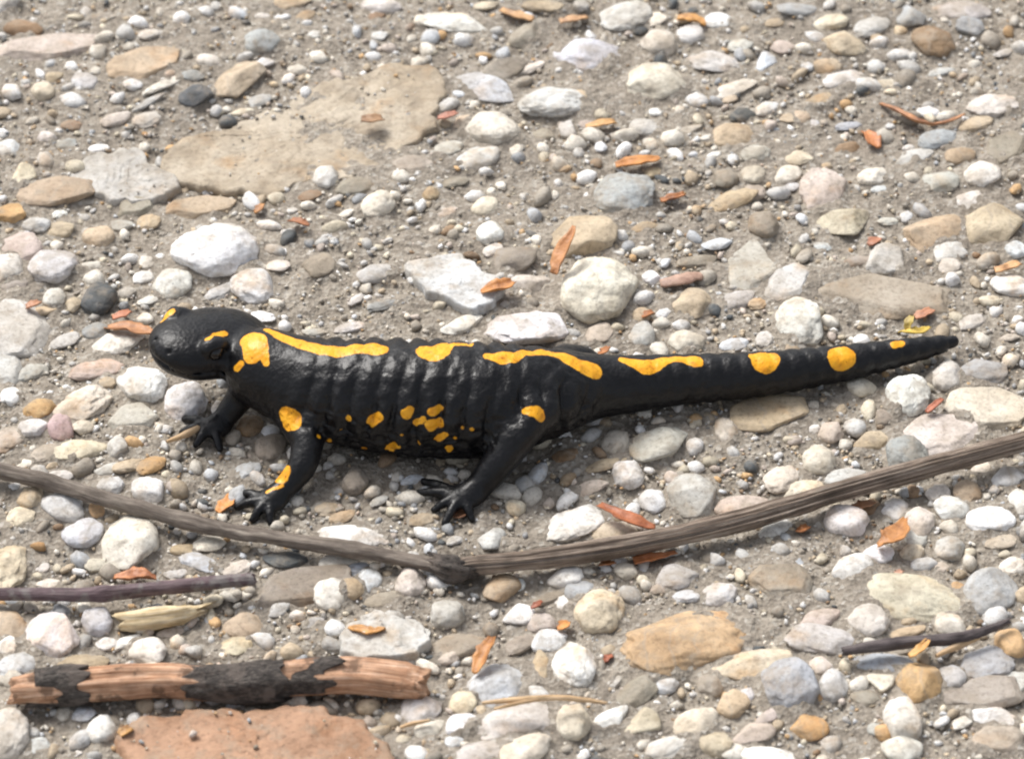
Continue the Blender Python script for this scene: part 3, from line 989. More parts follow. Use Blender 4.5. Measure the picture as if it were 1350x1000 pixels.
def scatter(x, y, rad, sub, rng, sink, pal_w):
    n = len(x)
    V0, F0 = ICO[sub]
    vs = [shape_round(V0, 700 + k, 0.22) if k % 2 else shape_angular(V0, 900 + k, sharp=14) for k in range(8)]
    base = np.stack(vs)[rng.integers(0, 8, n)]
    sc = np.stack([rad * rng.uniform(0.95, 1.5, n), rad * rng.uniform(0.7, 1.05, n), rad * rng.uniform(0.5, 0.85, n)], 1)
    P = base * sc[:, None, :]
    P = np.einsum('nij,nkj->nki', rot_mats(n, rng, 0.3), P)
    z = gheight(x, y) + sc[:, 2] * sink + 0.25
    P += np.stack([x, y, z], 1)[:, None, :]
    F = (F0[None] + (np.arange(n) * len(V0))[:, None, None]).reshape(-1, 3)
    col = PAL[rng.choice(len(PAL), n, p=pal_w)] * rng.uniform(0.7, 1.08, n)[:, None]
    col = np.clip(col, 0, 0.85)
    C = np.repeat(np.concatenate([col, np.ones((n, 1))], 1), len(V0), 0)
    return P.reshape(-1, 3), F, C

def build_stuff(name, sets, label, cat):
    Vs, Fs, Cs = [], [], []; off = 0
    for V, F, C in sets:
        Vs.append(V); Fs.append(F + off); Cs.append(C); off += len(V)
    me = np_mesh(name, np.concatenate(Vs) * MM, np.concatenate(Fs))
    add_attr(me, 'tint', 'FLOAT_COLOR', np.concatenate(Cs))
    o = link(name, me, M_GRAVEL); o['kind'] = 'stuff'; o['label'] = label; o['category'] = cat
    return o

def field(n, x0, x1, y0, y1, rng, seed, bias):
    x = rng.uniform(x0, x1, n); y = rng.uniform(y0, y1, n)
    d = fbm(np.stack([x / 26, y / 26, np.full(n, 8.5)], 1), 3, seed)
    bare = np.where(y > 12, 0.55, 1.0) if bias > 0.6 else np.where(y > 12, 0.75, 1.0)
    keep = rng.uniform(0, 1, n) < np.clip(0.5 + d * bias, 0.05, 1) * bare
    return x[keep], y[keep]

def in_view(x, y):
    P = np.stack([x, y, np.zeros_like(x)], 1) - CAM
    dz = P @ C_F; u = P @ C_R / dz * FPX; v = P @ C_U / dz * FPX
    return (np.abs(u) < 690) & (np.abs(v) < 515)

sets = []
x, y = field(3600, -150, 150, -165, 200, RNG, 51, 0.7)
ok = ~in_foot(x, y, 0.9); x, y = x[ok], y[ok]
sets.append(scatter(x, y, RNG.uniform(0.9, 1.75, len(x)), 2, RNG, 0.25, PALW))
x, y = field(16000, -150, 150, -165, 200, RNG, 61, 0.55)
ok = ~in_foot(x, y, 0.2); x, y = x[ok], y[ok]
sets.append(scatter(x, y, RNG.uniform(0.45, 0.95, len(x)), 1, RNG, 0.25, PALW))
# larger stones that go on outside the picture
x = RNG.uniform(-420, 420, 5200); y = RNG.uniform(-380, 620, 5200)
ok = ~in_view(x, y) & ~in_foot(x, y, 2.5); x, y = x[ok], y[ok]
ok = (np.abs(x) > 130) | (y > 165) | (y < -140); x, y = x[ok], y[ok]
sets.append(scatter(x, y, RNG.gamma(3.0, 0.9, len(x)) + 1.2, 2, RNG, 0.2, PALW))
x = RNG.uniform(-380, 380, 26000); y = RNG.uniform(-340, 520, 26000)
ok = (np.abs(x) > 150) | (y > 200) | (y < -165); x, y = x[ok], y[ok]
sets.append(scatter(x, y, RNG.uniform(0.6, 1.7, len(x)), 1, RNG, 0.2, PALW))
# mid-sized loose stones in the gaps
x, y = field(7000, -150, 150, -165, 200, RNG, 91, 0.8); rr = RNG.uniform(1.2, 2.7, len(x))
ok = ~in_foot(x, y, 1.4); x, y, rr = x[ok], y[ok], rr[ok]
keep = []
for i in range(len(x)):
    if all((x[i] - x[j]) ** 2 + (y[i] - y[j]) ** 2 > (rr[i] + rr[j]) ** 2 * 1.1 for j in keep): keep.append(i)
x, y, rr = x[keep], y[keep], rr[keep]
trunk_ = np.abs(y - np.interp(x, [-75, 30, 100], [-5, -5, 6])) < 9
ok = ~((x > -62) & (x < 98) & trunk_); x, y, rr = x[ok], y[ok], rr[ok]
PM = PALW * np.array([2.2, 1.8, 1.1, 1.3, .8, .8, 1.6, .5, .8, .8, .8, .6]); PM /= PM.sum()
sets.append(scatter(x, y, rr, 2, RNG, 0.2, PM))
build_stuff('gravel', sets, 'loose small mixed gravel covering the sandy ground between the stones', 'gravel')
PG = PALW * np.array([.7, .9, 1, 1.2, 1.9, 1.2, .6, 2.2, 1.6, 1.5, 1.2, 3.0]); PG /= PG.sum()
x, y = field(46000, -146, 146, -158, 195, RNG, 71, 0.35)
ok = ~in_foot(x, y, 0.0); x, y = x[ok], y[ok]
V, F, C = scatter(x, y, RNG.uniform(0.20, 0.46, len(x)), 1, RNG, 0.9, PG)
V[:, 2] += 0.12
gsets = [(V, F, C)]
for S, top, z0 in SLABS:           # sand blown over the slabs
    n = int(0.09 * (np.ptp(S[:, 0]) * np.ptp(S[:, 1])))
    x = RNG.uniform(S[:, 0].min(), S[:, 0].max(), n); y = RNG.uniform(S[:, 1].min(), S[:, 1].max(), n)
    keep_slabs, keep_foot = SLABS, FOOT; SLABS, FOOT = [(S, top, z0)], []
    ok = in_foot(x, y) & (fbm(np.stack([x / 9, y / 9, np.zeros(n)], 1), 3, 77) > 0.12); SLABS, FOOT = keep_slabs, keep_foot
    x, y = x[ok], y[ok]
    V, F, C = scatter(x, y, 0.13 + RNG.gamma(1.2, 0.11, len(x)), 1, RNG, 0.1, PG)
    V[:, 2] += np.repeat(z0 + top - gheight(x, y), 12)
    gsets.append((V, F, C))
build_stuff('grit', gsets, 'coarse sand grains and grit strewn over the ground', 'grit')

# ------------------------------------------------------------------ salamander: one skin grown from a distance field
def spline(K, n):
    """Catmull-Rom through rows of K"""
    K = np.asarray(K, float); m = len(K)
    E = np.vstack([2 * K[0] - K[1], K, 2 * K[-1] - K[-2]])
    out = []
    for i in range(m - 1):
        p0, p1, p2, p3 = E[i], E[i + 1], E[i + 2], E[i + 3]
        for t in np.arange(n) / n:
            out.append(0.5 * ((2 * p1) + (-p0 + p2) * t + (2 * p0 - 5 * p1 + 4 * p2 - p3) * t ** 2 + (-p0 + 3 * p1 - 3 * p2 + p3) * t ** 3))
    out.append(K[-1]); return np.array(out)

def at(px, py, z):
    p = unproj(px, py, z)
    return unproj(px, py, z + gh(p[0], p[1]) + 0.3)

class Field:
    def __init__(self, lo, hi, h):
        self.lo = np.array(lo, float); self.h = h
        self.n = np.ceil((np.array(hi) - self.lo) / h).astype(int) + 1
        self.ax = [self.lo[i] + h * np.arange(self.n[i]) for i in range(3)]
        self.d = np.full(self.n, 30.0, np.float32)
    def box(self, lo, hi):
        a = np.clip(np.floor((np.array(lo) - self.lo) / self.h).astype(int), 0, self.n - 1)
        b = np.clip(np.ceil((np.array(hi) - self.lo) / self.h).astype(int) + 1, 1, self.n)
        sl = tuple(slice(a[i], b[i]) for i in range(3))
        g = np.meshgrid(*[self.ax[i][sl[i]] for i in range(3)], indexing='ij')
        return sl, g
    def chain(self, pts, pad):
        """distance to a chain of round cones (x, y, z, r)"""
        pts = np.asarray(pts); R = pts[:, 3].max() + pad
        sl, (X, Y, Z) = self.box(pts[:, :3].min(0) - R, pts[:, :3].max(0) + R)
        d = np.full(X.shape, 30.0, np.float32)
        for a, b in zip(pts[:-1], pts[1:]):
            r = max(a[3], b[3]) + pad
            lo = np.minimum(a[:3], b[:3]) - r; hi = np.maximum(a[:3], b[:3]) + r
            s2, (x, y, z) = self.box(lo, hi)
            loc = tuple(slice(s2[i].start - sl[i].start, s2[i].stop - sl[i].start) for i in range(3))
            v = b[:3] - a[:3]; L = v @ v + 1e-9
            t = np.clip(((x - a[0]) * v[0] + (y - a[1]) * v[1] + (z - a[2]) * v[2]) / L, 0, 1)
            q = np.sqrt((x - a[0] - t * v[0]) ** 2 + (y - a[1] - t * v[1]) ** 2 + (z - a[2] - t * v[2]) ** 2) - (a[3] + t * (b[3] - a[3]))
            d[loc] = np.minimum(d[loc], q)
        return sl, d
    def ellipsoid(self, c, axes, R, pad):
        """R rows: unit directions of the three axes"""
        m = max(axes) + pad
        sl, (X, Y, Z) = self.box(c - m, c + m)
        P = [X - c[0], Y - c[1], Z - c[2]]
        u = [sum(R[i][j] * P[j] for j in range(3)) for i in range(3)]
        k0 = np.sqrt(sum((u[i] / axes[i]) ** 2 for i in range(3))); k1 = np.sqrt(sum((u[i] / axes[i] ** 2) ** 2 for i in range(3))) + 1e-9
        return sl, (k0 * (k0 - 1) / k1).astype(np.float32)
    def add(self, sl, d, k):
        a = self.d[sl]
        h = np.clip(0.5 + 0.5 * (a - d) / k, 0, 1)
        self.d[sl] = a * (1 - h) + d * h - k * h * (1 - h)
    def sub(self, sl, d, k):
        a = self.d[sl]; b = -d
        h = np.clip(0.5 - 0.5 * (a - b) / k, 0, 1)
        self.d[sl] = a * (1 - h) + b * h + k * h * (1 - h)

def surface_nets(F):
    d = F.d; s = d < 0
    c = np.zeros(np.array(d.shape) - 1, np.int8)
    for i in (0, 1):
        for j in (0, 1):
            for k in (0, 1):
                c += s[i:d.shape[0] - 1 + i, j:d.shape[1] - 1 + j, k:d.shape[2] - 1 + k]
    act = (c > 0) & (c < 8); idx = np.argwhere(act)
    ids = np.full(act.shape, -1, np.int64); ids[act] = np.arange(len(idx))
    acc = np.zeros((len(idx), 3)); cnt = np.zeros(len(idx))
    offs = [(i, j, k) for i in (0, 1) for j in (0, 1) for k in (0, 1)]
    val = {o: d[idx[:, 0] + o[0], idx[:, 1] + o[1], idx[:, 2] + o[2]] for o in offs}
    for o in offs:
        for ax_ in range(3):
            if o[ax_]: continue
            p = list(o); p[ax_] = 1; p = tuple(p)
            a, b = val[o], val[p]; m = (a < 0) != (b < 0)
            t = a[m] / (a[m] - b[m]); q = np.tile(np.array(o, float), (m.sum(), 1)); q[:, ax_] += t
            acc[m] += q; cnt[m] += 1
    V = F.lo + (idx + acc / cnt[:, None]) * F.h
    quads = []
    for ax_ in range(3):
        o1, o2 = [(1, 2), (2, 0), (0, 1)][ax_]
        a = np.take(s, range(0, s.shape[ax_] - 1), ax_); b = np.take(s, range(1, s.shape[ax_]), ax_)
        e = np.argwhere(a != b)
        e = e[(e[:, o1] > 0) & (e[:, o2] > 0) & (e[:, o1] < act.shape[o1]) & (e[:, o2] < act.shape[o2])]
        fl = s[e[:, 0], e[:, 1], e[:, 2]]
        def cell(d1, d2):
            q = e.copy(); q[:, o1] += d1; q[:, o2] += d2
            return ids[q[:, 0], q[:, 1], q[:, 2]]
        Q = np.stack([cell(-1, -1), cell(0, -1), cell(0, 0), cell(-1, 0)], 1)
        Q[~fl] = Q[~fl][:, ::-1]
        quads.append(Q)
    return V, np.concatenate(quads)

# spine: pixel x, pixel y, height, radius (mm)
SPINE_PX = [(350, 486, 14.2, 9.0), (385, 500, 13.4, 9.9), (425, 512, 12.8, 11.0), (500, 521, 12.6, 12.3), (580, 526, 12.7, 12.7), (650, 527, 12.5, 12.2),
            (720, 518, 11.2, 9.7), (775, 510, 9.2, 7.5), (830, 506, 7.6, 6.4), (900, 500, 6.5, 5.65), (1000, 493, 5.9, 5.05), (1100, 480, 5.2, 4.2),
            (1180, 466, 4.6, 3.2), (1230, 456, 4.2, 2.35), (1256, 450, 4.0, 1.35)]
SP = spline([[*at(x, y, z), r] for x, y, z, r in SPINE_PX], 7)

def build_salamander():
    lo = np.array([SP[:, 0].min() - 42, SP[:, 1].min() - 42, -2.5]); hi = np.array([SP[:, 0].max() + 5, SP[:, 1].max() + 32, 30.0])
    F = Field(lo, hi, 0.42)
    sl, d = F.chain(SP, 6); F.add(sl, d, 0.01)
    # head
    al = math.radians(38); Hd = np.array([-math.cos(al), -math.sin(al), 0.28]); Hd /= np.linalg.norm(Hd)
    Nd = np.array([math.sin(al), -math.cos(al), 0.0]); Ud = np.cross(Nd, Hd); Ud = Ud if Ud[2] > 0 else -Ud
    HC = at(279, 447, 16.4); R = [Hd, Nd, Ud]
    def hp(f, n, u): return HC + f * Hd + n * Nd + u * Ud
    for c, ax_, k in ((hp(0.5, 0, -0.3), (12.6, 9.9, 5.5), 2.5), (hp(7.0, 0, -0.5), (8.0, 8.4, 4.5), 2.5), (hp(3.0, 0, -3.0), (10.0, 8.3, 3.6), 2.5),
                      (hp(-6.5, 0, -2.4), (9.0, 7.6, 5.4), 4.0),
                      (hp(-6.0, 7.0, -0.6), (6.4, 3.2, 3.2), 1.5), (hp(-6.0, -6.6, -1.2), (6.2, 2.6, 2.6), 1.5),
                      (hp(5.0, 6.9, 3.4), (3.6, 2.5, 2.5), 0.7), (hp(5.0, -6.7, 2.9), (3.5, 2.3, 2.1), 0.9)):
        sl, d = F.ellipsoid(c, ax_, R, 7); F.add(sl, d, k)
    for sgn in (1, -1):          # eye openings, mouth line, nostrils
        sl, d = F.ellipsoid(hp(5.2, sgn * 9.3, 2.7), (2.3, 1.5, 1.45), R, 5); F.sub(sl, d, 0.4)
        mouth = [hp(-2.5, sgn * 9.7, -2.2), hp(3, sgn * 9.65, -2.0), hp(7.5, sgn * 8.4, -1.9), hp(11, sgn * 6.0, -1.9), hp(13.6, sgn * 3.0, -1.9), hp(14.8, 0, -1.9)]
        sl, d = F.chain(np.array([[*p, 0.52] for p in mouth]), 3); F.sub(sl, d, 0.35)
        p = hp(13.4, sgn * 2.6, 1.4); sl, d = F.chain(np.array([[*p, 0.4], [*(p + 0.4 * Hd), 0.4]]), 2); F.sub(sl, d, 0.4)
    # throat fold
    # legs: chains (x, y, z, r), then toes
    def leg(kp, k=3.0): 
        q = spline([[*at(x, y, z), r] for x, y, z, r in kp], 6); sl, d = F.chain(q, 5); F.add(sl, d, k)
    def toes(base, tips, r0=1.22, r1=0.78):
        for tx, ty, tz in tips:
            b = at(*base); t = at(tx, ty, tz); m = b * 0.45 + t * 0.55 + np.array([0, 0, 0.75])
            q = spline([[*b, r0 * 1.15], [*m, r0 * 0.92], [*t, r1]], 4); sl, d = F.chain(q, 2.5); F.add(sl, d, 0.5)
    leg([(392, 524, 12.5, 4.8), (388, 548, 10.5, 4.1), (404, 580, 9.0, 3.6), (399, 612, 6.5, 3.2), (380, 638, 3.6, 2.7), (362, 654, 2.5, 2.5)], 2.2)
    sl, d = F.ellipsoid(at(356, 660, 2.2), (3.8, 2.9, 1.8), np.eye(3), 4); F.add(sl, d, 1.5)
    toes((354, 661, 2.2), [(316, 650, 1.0), (313, 668, 0.9), (333, 685, 0.8), (357, 690, 0.9)])
    leg([(372, 470, 11.5, 4.3), (335, 492, 9.5, 3.6), (315, 525, 6.5, 3.1), (298, 548, 3.4, 2.6), (286, 560, 2.4, 2.4)], 2.2)
    sl, d = F.ellipsoid(at(281, 563, 2.2), (3.8, 2.8, 1.8), np.eye(3), 4); F.add(sl, d, 1.5)
    toes((281, 563, 2.2), [(243, 552, 1.1), (240, 569, 0.9), (258, 586, 0.9), (290, 592, 0.9)])
    leg([(736, 518, 11.0, 5.0), (712, 540, 14.0, 4.3), (690, 566, 13.2, 4.1), (658, 608, 8.0, 3.7), (634, 638, 3.8, 3.0), (618, 650, 2.6, 2.7)], 2.6)
    sl, d = F.ellipsoid(at(611, 655, 2.3), (4.4, 3.1, 1.9), np.eye(3), 4); F.add(sl, d, 1.5)
    toes((609, 655, 2.2), [(558, 634, 1.2), (552, 649, 1.0), (572, 672, 0.8), (586, 690, 0.8), (622, 684, 0.9)])
    leg([(735, 500, 10.0, 5.2), (745, 478, 9.0, 4.2), (775, 480, 6.0, 3.3), (782, 500, 2.6, 2.6)], 2.6)
    sl, d = F.ellipsoid(at(776, 502, 2.0), (4.8, 3.4, 1.8), np.eye(3), 4); F.add(sl, d, 1.5)
    toes((774, 502, 2.0), [(745, 490, 1.0), (742, 503, 0.9), (752, 515, 0.8), (775, 520, 0.8)])

    V, Q = surface_nets(F)
    # smooth a little, then give it grooves and fine folds
    n = len(V); E = np.concatenate([Q[:, [0, 1]], Q[:, [1, 2]], Q[:, [2, 3]], Q[:, [3, 0]]])
    deg = np.bincount(E.ravel(), minlength=n).astype(float)
    for it in range(6):
        S = np.zeros_like(V)
        for c in range(3): S[:, c] = np.bincount(E[:, 0], V[E[:, 1], c], n) + np.bincount(E[:, 1], V[E[:, 0], c], n)
        lam = 0.5 if it % 2 == 0 else -0.42
        V = V + lam * (S / deg[:, None] - V)
    me0 = np_mesh('tmp', V, Q)
    NR = np.zeros(n * 3, np.float32); me0.vertex_normals.foreach_get('vector', NR); NR = NR.reshape(-1, 3).astype(float)
    # nearest spine sample: station, side angle
    best = np.full(n, 1e9); st = np.zeros(n, int)
    for i, p in enumerate(SP):
        dd = ((V - p[:3]) ** 2).sum(1) / (p[3] ** 2 + 4); m = dd < best; best[m] = dd[m]; st[m] = i
    s_mm = np.concatenate([[0], np.cumsum(np.linalg.norm(np.diff(SP[:, :3], axis=0), axis=1))])
    axv = np.gradient(SP[:, :3], axis=0); axv /= np.linalg.norm(axv, axis=1)[:, None]
    s = s_mm[st] + ((V - SP[st, :3]) * axv[st]).sum(1)
    rel = V - SP[st, :3]; beta = np.arctan2(np.abs(rel[:, 1]), rel[:, 2])     # 0 top, pi/2 side
    core = np.clip(1.35 - np.sqrt(best), 0, 0.35) / 0.35                       # on the trunk or tail itself
    side = np.exp(-((beta - 1.2) / 0.78) ** 2)
    trunk = np.clip((s - 7) / 8, 0, 1) * np.clip((74 - s) / 8, 0, 1)
    warp = 0.8 * vnoise(V / 6.0, 3)
    g = 2 * np.abs(np.cos(math.pi * (s + 1.6 * (beta - 1.3) + warp) / 4.7)) ** 0.8 - 1.1
    disp = core * side * trunk * ((0.68 + 0.16 * vnoise(V / 9.0, 33)) * g - 0.1)
    tail = np.clip((s - 78) / 10, 0, 1)
    disp += core * tail * 0.30 * (np.abs(np.cos(math.pi * (s + 0.6 * warp) / 3.9)) - 0.6)
    low = np.exp(-((beta - 1.85) / 0.55) ** 2) * np.clip(trunk + 0.3, 0, 1) * core
    disp += low * 1.5 * (0.30 - np.abs(vnoise(V * np.array([0.8, 1.5, 1.7]) / 2.1, 8)))         # warty lower flank
    disp += 0.07 * fbm(V / 1.9, 3, 12) + core * trunk * 0.22 * fbm(V * np.array([1.0, 0.8, 0.8]) / 1.9, 2, 15)
    V = V + NR * disp[:, None]
    bpy.data.meshes.remove(me0)

    # yellow markings: blobs set on the skin where they sit on the animal
    tree = BVHTree.FromPolygons([tuple(v) for v in V], [tuple(q) for q in Q])
    def hit(px, py):
        for k in range(14):
            loc, nr, fi, di = tree.ray_cast(Vector(CAM), Vector(ray(px, py + 1.5 * k)))
            if loc is not None: return np.array(loc)
        return None
    SPOTS = [[(216, 411, 9), (224, 410, 8)], [(274, 446, 4.6), (285, 442, 5.2), (296, 439, 4.6)],
             [(328, 446, 14), (335, 450, 18), (337, 459, 18), (333, 466, 14)], [(346, 466, 8), (351, 478, 5)], [(312, 485, 5.5), (318, 479, 4.5)],
             [(352, 434, 4.5), (366, 442, 6), (395, 453, 7.5), (425, 461, 8), (445, 464, 9), (470, 459, 8.5), (490, 458, 10.5), (500, 460, 10)],
             [(563, 464, 12), (572, 464, 14), (578, 462, 13), (592, 455, 7), (606, 454, 4), (618, 452, 5.5)],
             [(643, 469, 5.5), (660, 471, 9.5), (672, 471, 9), (690, 465, 5.5), (715, 464, 5.5), (738, 468, 8), (755, 476, 9.5), (770, 483, 11), (783, 488, 10.5)],
             [(820, 474, 4.5), (838, 479, 7), (852, 483, 10), (866, 480, 8), (882, 474, 5), (900, 473, 5), (917, 475, 9)],
             [(995, 470, 7), (1008, 475, 15), (1014, 473, 12)], [(1108, 471, 15), (1113, 470, 14)], [(1180, 454, 5), (1188, 452, 4.5)],
             [(378, 548, 13), (383, 553, 15.5), (388, 557, 11)], [(372, 626, 12.5), (375, 622, 10)], [(372, 640, 2.5), (352, 648, 2.5)],
             [(460, 551, 4.5)], [(491, 555, 8), (499, 549, 7)], [(536, 545, 8), (541, 540, 6)], [(570, 543, 6.5), (579, 538, 6)], [(549, 557, 5), (558, 552, 4.5)],
             [(569, 561, 9), (578, 557, 8)], [(577, 578, 4.5), (587, 573, 4.5)], [(592, 592, 6)], [(610, 563, 3)], [(622, 566, 3)], [(552, 583, 3)], [(480, 590, 4)], [(450, 566, 2.4)], [(600, 577, 2.6)], [(530, 573, 2.4)], [(514, 591, 6.5), (522, 588, 6.5)], [(507, 602, 5)],
             [(420, 575, 3.6)], [(434, 580, 3.6)], [(691, 541, 4), (701, 542, 7), (710, 543, 9.5), (712, 548, 8)]]
    spot = np.full(n, -5.0)
    def paint(pts):
        nonlocal spot
        for i, (p, r) in enumerate(pts):
            q, r2 = pts[i + 1] if i + 1 < len(pts) else (p, r)
            v = q - p; L = v @ v + 1e-9
            t = np.clip((V - p) @ v / L, 0, 1)
            dd = np.linalg.norm(V - p - t[:, None] * v, axis=1)
            spot = np.maximum(spot, r + t * (r2 - r) - dd)
    for chain in SPOTS:
        wide = 1.2 if len(chain) > 5 or (chain[0][1] < 500 and chain[0][0] > 800) else 0.95
        pts = [(hit(x, y), r * wide / 5.87) for x, y, r in chain]
        pts = [(p, r) for p, r in pts if p is not None]
        if not pts: continue
        paint(pts)
        mid = np.mean([p for p, _ in pts], 0)
        j = np.argmin(((SP[:, :3] - mid) ** 2).sum(1))
        if 440 < chain[0][0] < 640 and chain[0][1] > 530:     # the far flank has its spots too
            paint([(p * [1, -1, 1] + [1.7, 2 * SP[j, 1], 0], r) for p, r in pts])
    org = np.array([SP[30, 0], SP[30, 1], 0.0])
    me = np_mesh('salamander_body', (V - org) * MM, Q)
    add_attr(me, 'spot', 'FLOAT', spot)
    root = bpy.data.objects.new('salamander', None); COL.objects.link(root); root.location = org * MM
    tag(root, 'black salamander with yellow blotches walking left across the gravel', 'salamander')
    link('body', me, M_SKIN, root)
    Ve, Fe = ICO[4]
    for sgn in (1, -1):
        e = link('eye', np_mesh('eye', Ve * 1.95 * MM, Fe), M_EYE, root)
        e.location = (hp(5.1, sgn * 7.7, 2.8) - org) * MM
        e['label'] = "glossy black eye under a yellow eyelid" 
    return root
salamander = build_salamander()

# ------------------------------------------------------------------ twigs, straw and wood
def tube(K, n=10, m=28, prof=None, seed=0, cap=True, rag=0.0):
    """K rows (x, y, z, r); prof(u along mm, phi, r) -> radius; returns verts, quads, fibre coordinates"""
    S = spline(K, n); P = S[:, :3]; R = S[:, 3]
    T = np.gradient(P, axis=0); T /= np.linalg.norm(T, axis=1)[:, None]
    up = np.array([0, 0, 1.0]); rows = []; fib = []
    L = np.concatenate([[0], np.cumsum(np.linalg.norm(np.diff(P, axis=0), axis=1))])
    ph = np.arange(m) * 2 * math.pi / m
    for i in range(len(P)):
        s = np.cross(T[i], up); s /= np.linalg.norm(s); u2 = np.cross(s, T[i])
        r = np.full(m, R[i]) if prof is None else prof(np.full(m, L[i]), ph, R[i])
        off = 0
        e_ = min(i, len(P) - 1 - i)
        if rag and e_ < 6:
            q_ = np.stack([np.cos(ph) * 1.7 + 5, np.sin(ph) * 1.7, np.full(m, seed + (0 if i < 6 else 9.0))], 1)
            off = (rag * (1 - e_ / 6) * fbm(q_, 4, seed, 0.5))[:, None] * T[i]
        rows.append(P[i] + (np.cos(ph) * r)[:, None] * s + (np.sin(ph) * r)[:, None] * u2 + off)
        fib.append(np.stack([np.full(m, L[i]), np.cos(ph) * r + seed * 3.1, np.sin(ph) * r], 1))
    if cap:
        for j, i in ((0, 0), (-1, len(P) - 1)):
            c = rows[j if j == 0 else -1].mean(0)
            for k in ((0.86, 0.5, 0.001) if j == -1 else (0.86, 0.5, 0.001)):
                q = c + (rows[0 if j == 0 else -1] - c) * k if k == 0.86 else c + (base_ - c) * k
                if k == 0.86: base_ = (q - c) / 0.86 + c; q = q + T[i] * (0.12 if j else -0.12)
                if j == 0: rows.insert(0, q); fib.insert(0, fib[0] * np.array([1, k, k]))
                else: rows.append(q); fib.append(fib[-1] * np.array([1, k, k]))
    V = np.concatenate(rows); FB = np.concatenate(fib); nr = len(rows)
    a = (np.arange(nr - 1)[:, None] * m + np.arange(m)[None]).ravel(); b = (np.arange(nr - 1)[:, None] * m + ((np.arange(m) + 1) % m)[None]).ravel()
    return V, np.stack([a, b, b + m, a + m], 1), FB

def tube_obj(name, K, mat, parent=None, org=None, **kw):
    V, Q, FB = tube(K, **kw)
    org = V.mean(0) * [1, 1, 0] if org is None else org
    me = np_mesh(name, (V - org) * MM, Q); add_attr(me, 'fibre', 'FLOAT_VECTOR', FB)
    o = link(name, me, mat, parent)
    if parent is None: o.location = org * MM
    return o, org

def root_at(name, px, py):
    g = unproj(px, py, 0); o = bpy.data.objects.new(name, None); COL.objects.link(o); o.location = (g[0] * MM, g[1] * MM, 0)
    return o, np.array([g[0], g[1], 0.0])

def lumpy(seed, amp=0.10, ridges=0, ramp_=0.0, knots=()):
    def f(u, ph, r):
        P = np.stack([u / (r * 4.0), np.cos(ph) * 0.9, np.sin(ph) * 0.9], 1)
        k = 1 + amp * fbm(P + seed, 3, seed)
        if ridges: k = k + ramp_ * (np.abs(np.sin(ridges * ph / 2 + 0.25 * np.sin(u / 17))) - 0.5) + 0.5 * ramp_ * np.sin(ridges * 1.7 * ph + u / 30)
        for ku, kw, ka in knots: k = k + ka * np.exp(-((u - ku) / kw) ** 2)
        return r * k
    return f

stem, so = root_at('dry_stem', 610, 748)
tag(stem, 'long weathered plant stem kinked in the middle, lying across the whole foreground', 'stem')
tube_obj('stem_half', [[*at(x, y, z), r] for x, y, z, r in [(-60, 606, 4.5, 1.6), (60, 634, 4.2, 1.75), (150, 660, 4, 1.6), (250, 688, 3.9, 1.75), (350, 707, 3.6, 1.5), (450, 722, 3.5, 1.6), (545, 738, 3.2, 1.55), (590, 747, 3.1, 1.8), (622, 751, 3.0, 1.3)]],
         M_STEM_SMOOTH, stem, so, n=18, prof=lumpy(3, 0.24, knots=((44, 2.2, 0.16), (92, 2.6, 0.13)), ridges=5, ramp_=0.07), seed=1, rag=1.2)[0]['label'] = 'smoother brown left half of the stem'
tube_obj('stem_half', [[*at(x, y, z), r] for x, y, z, r in [(592, 750, 3.0, 1.3), (620, 745, 3.5, 1.8), (700, 738, 3.7, 1.85), (800, 724, 4.0, 2.05), (900, 705, 4.3, 1.95), (1000, 680, 4.6, 2.05), (1100, 650, 5.0, 1.9), (1200, 622, 5.4, 2.0), (1300, 595, 5.8, 1.9), (1420, 562, 6, 1.9)]],
         M_STEM_RIDGED, stem, so, n=18, m=56, prof=lumpy(5, 0.13, 9, 0.24), seed=2, rag=2.0)[0]['label'] = 'ridged fibrous right half of the stem'

tube_obj('knotted_joint', [[*at(x, y, z), r] for x, y, z, r in [(574, 741, 3.0, 1.5), (590, 747, 3.4, 2.4), (604, 750, 3.4, 2.5), (620, 750, 3.2, 1.9), (634, 752, 2.6, 1.0)]],
         M_BARK, stem, so, n=10, m=40, prof=lumpy(31, 0.42, 5, 0.15), seed=31, rag=2.5)
pt, _ = tube_obj('purple_twig', [[*at(x, y, z), r] for x, y, z, r in [(-50, 782, 3.5, 1.35), (40, 783, 3.8, 1.4), (120, 783, 4.2, 1.55), (210, 775, 4.6, 1.5), (290, 767, 5.0, 1.45), (335, 763, 5.2, 1.3)]],
                 M_PURPLE, n=18, prof=lumpy(8, 0.12, knots=((30, 1.5, 0.2),)), seed=3, rag=0.7)
tag(pt, 'thin purplish twig coming in from the left edge below the stem', 'twig')

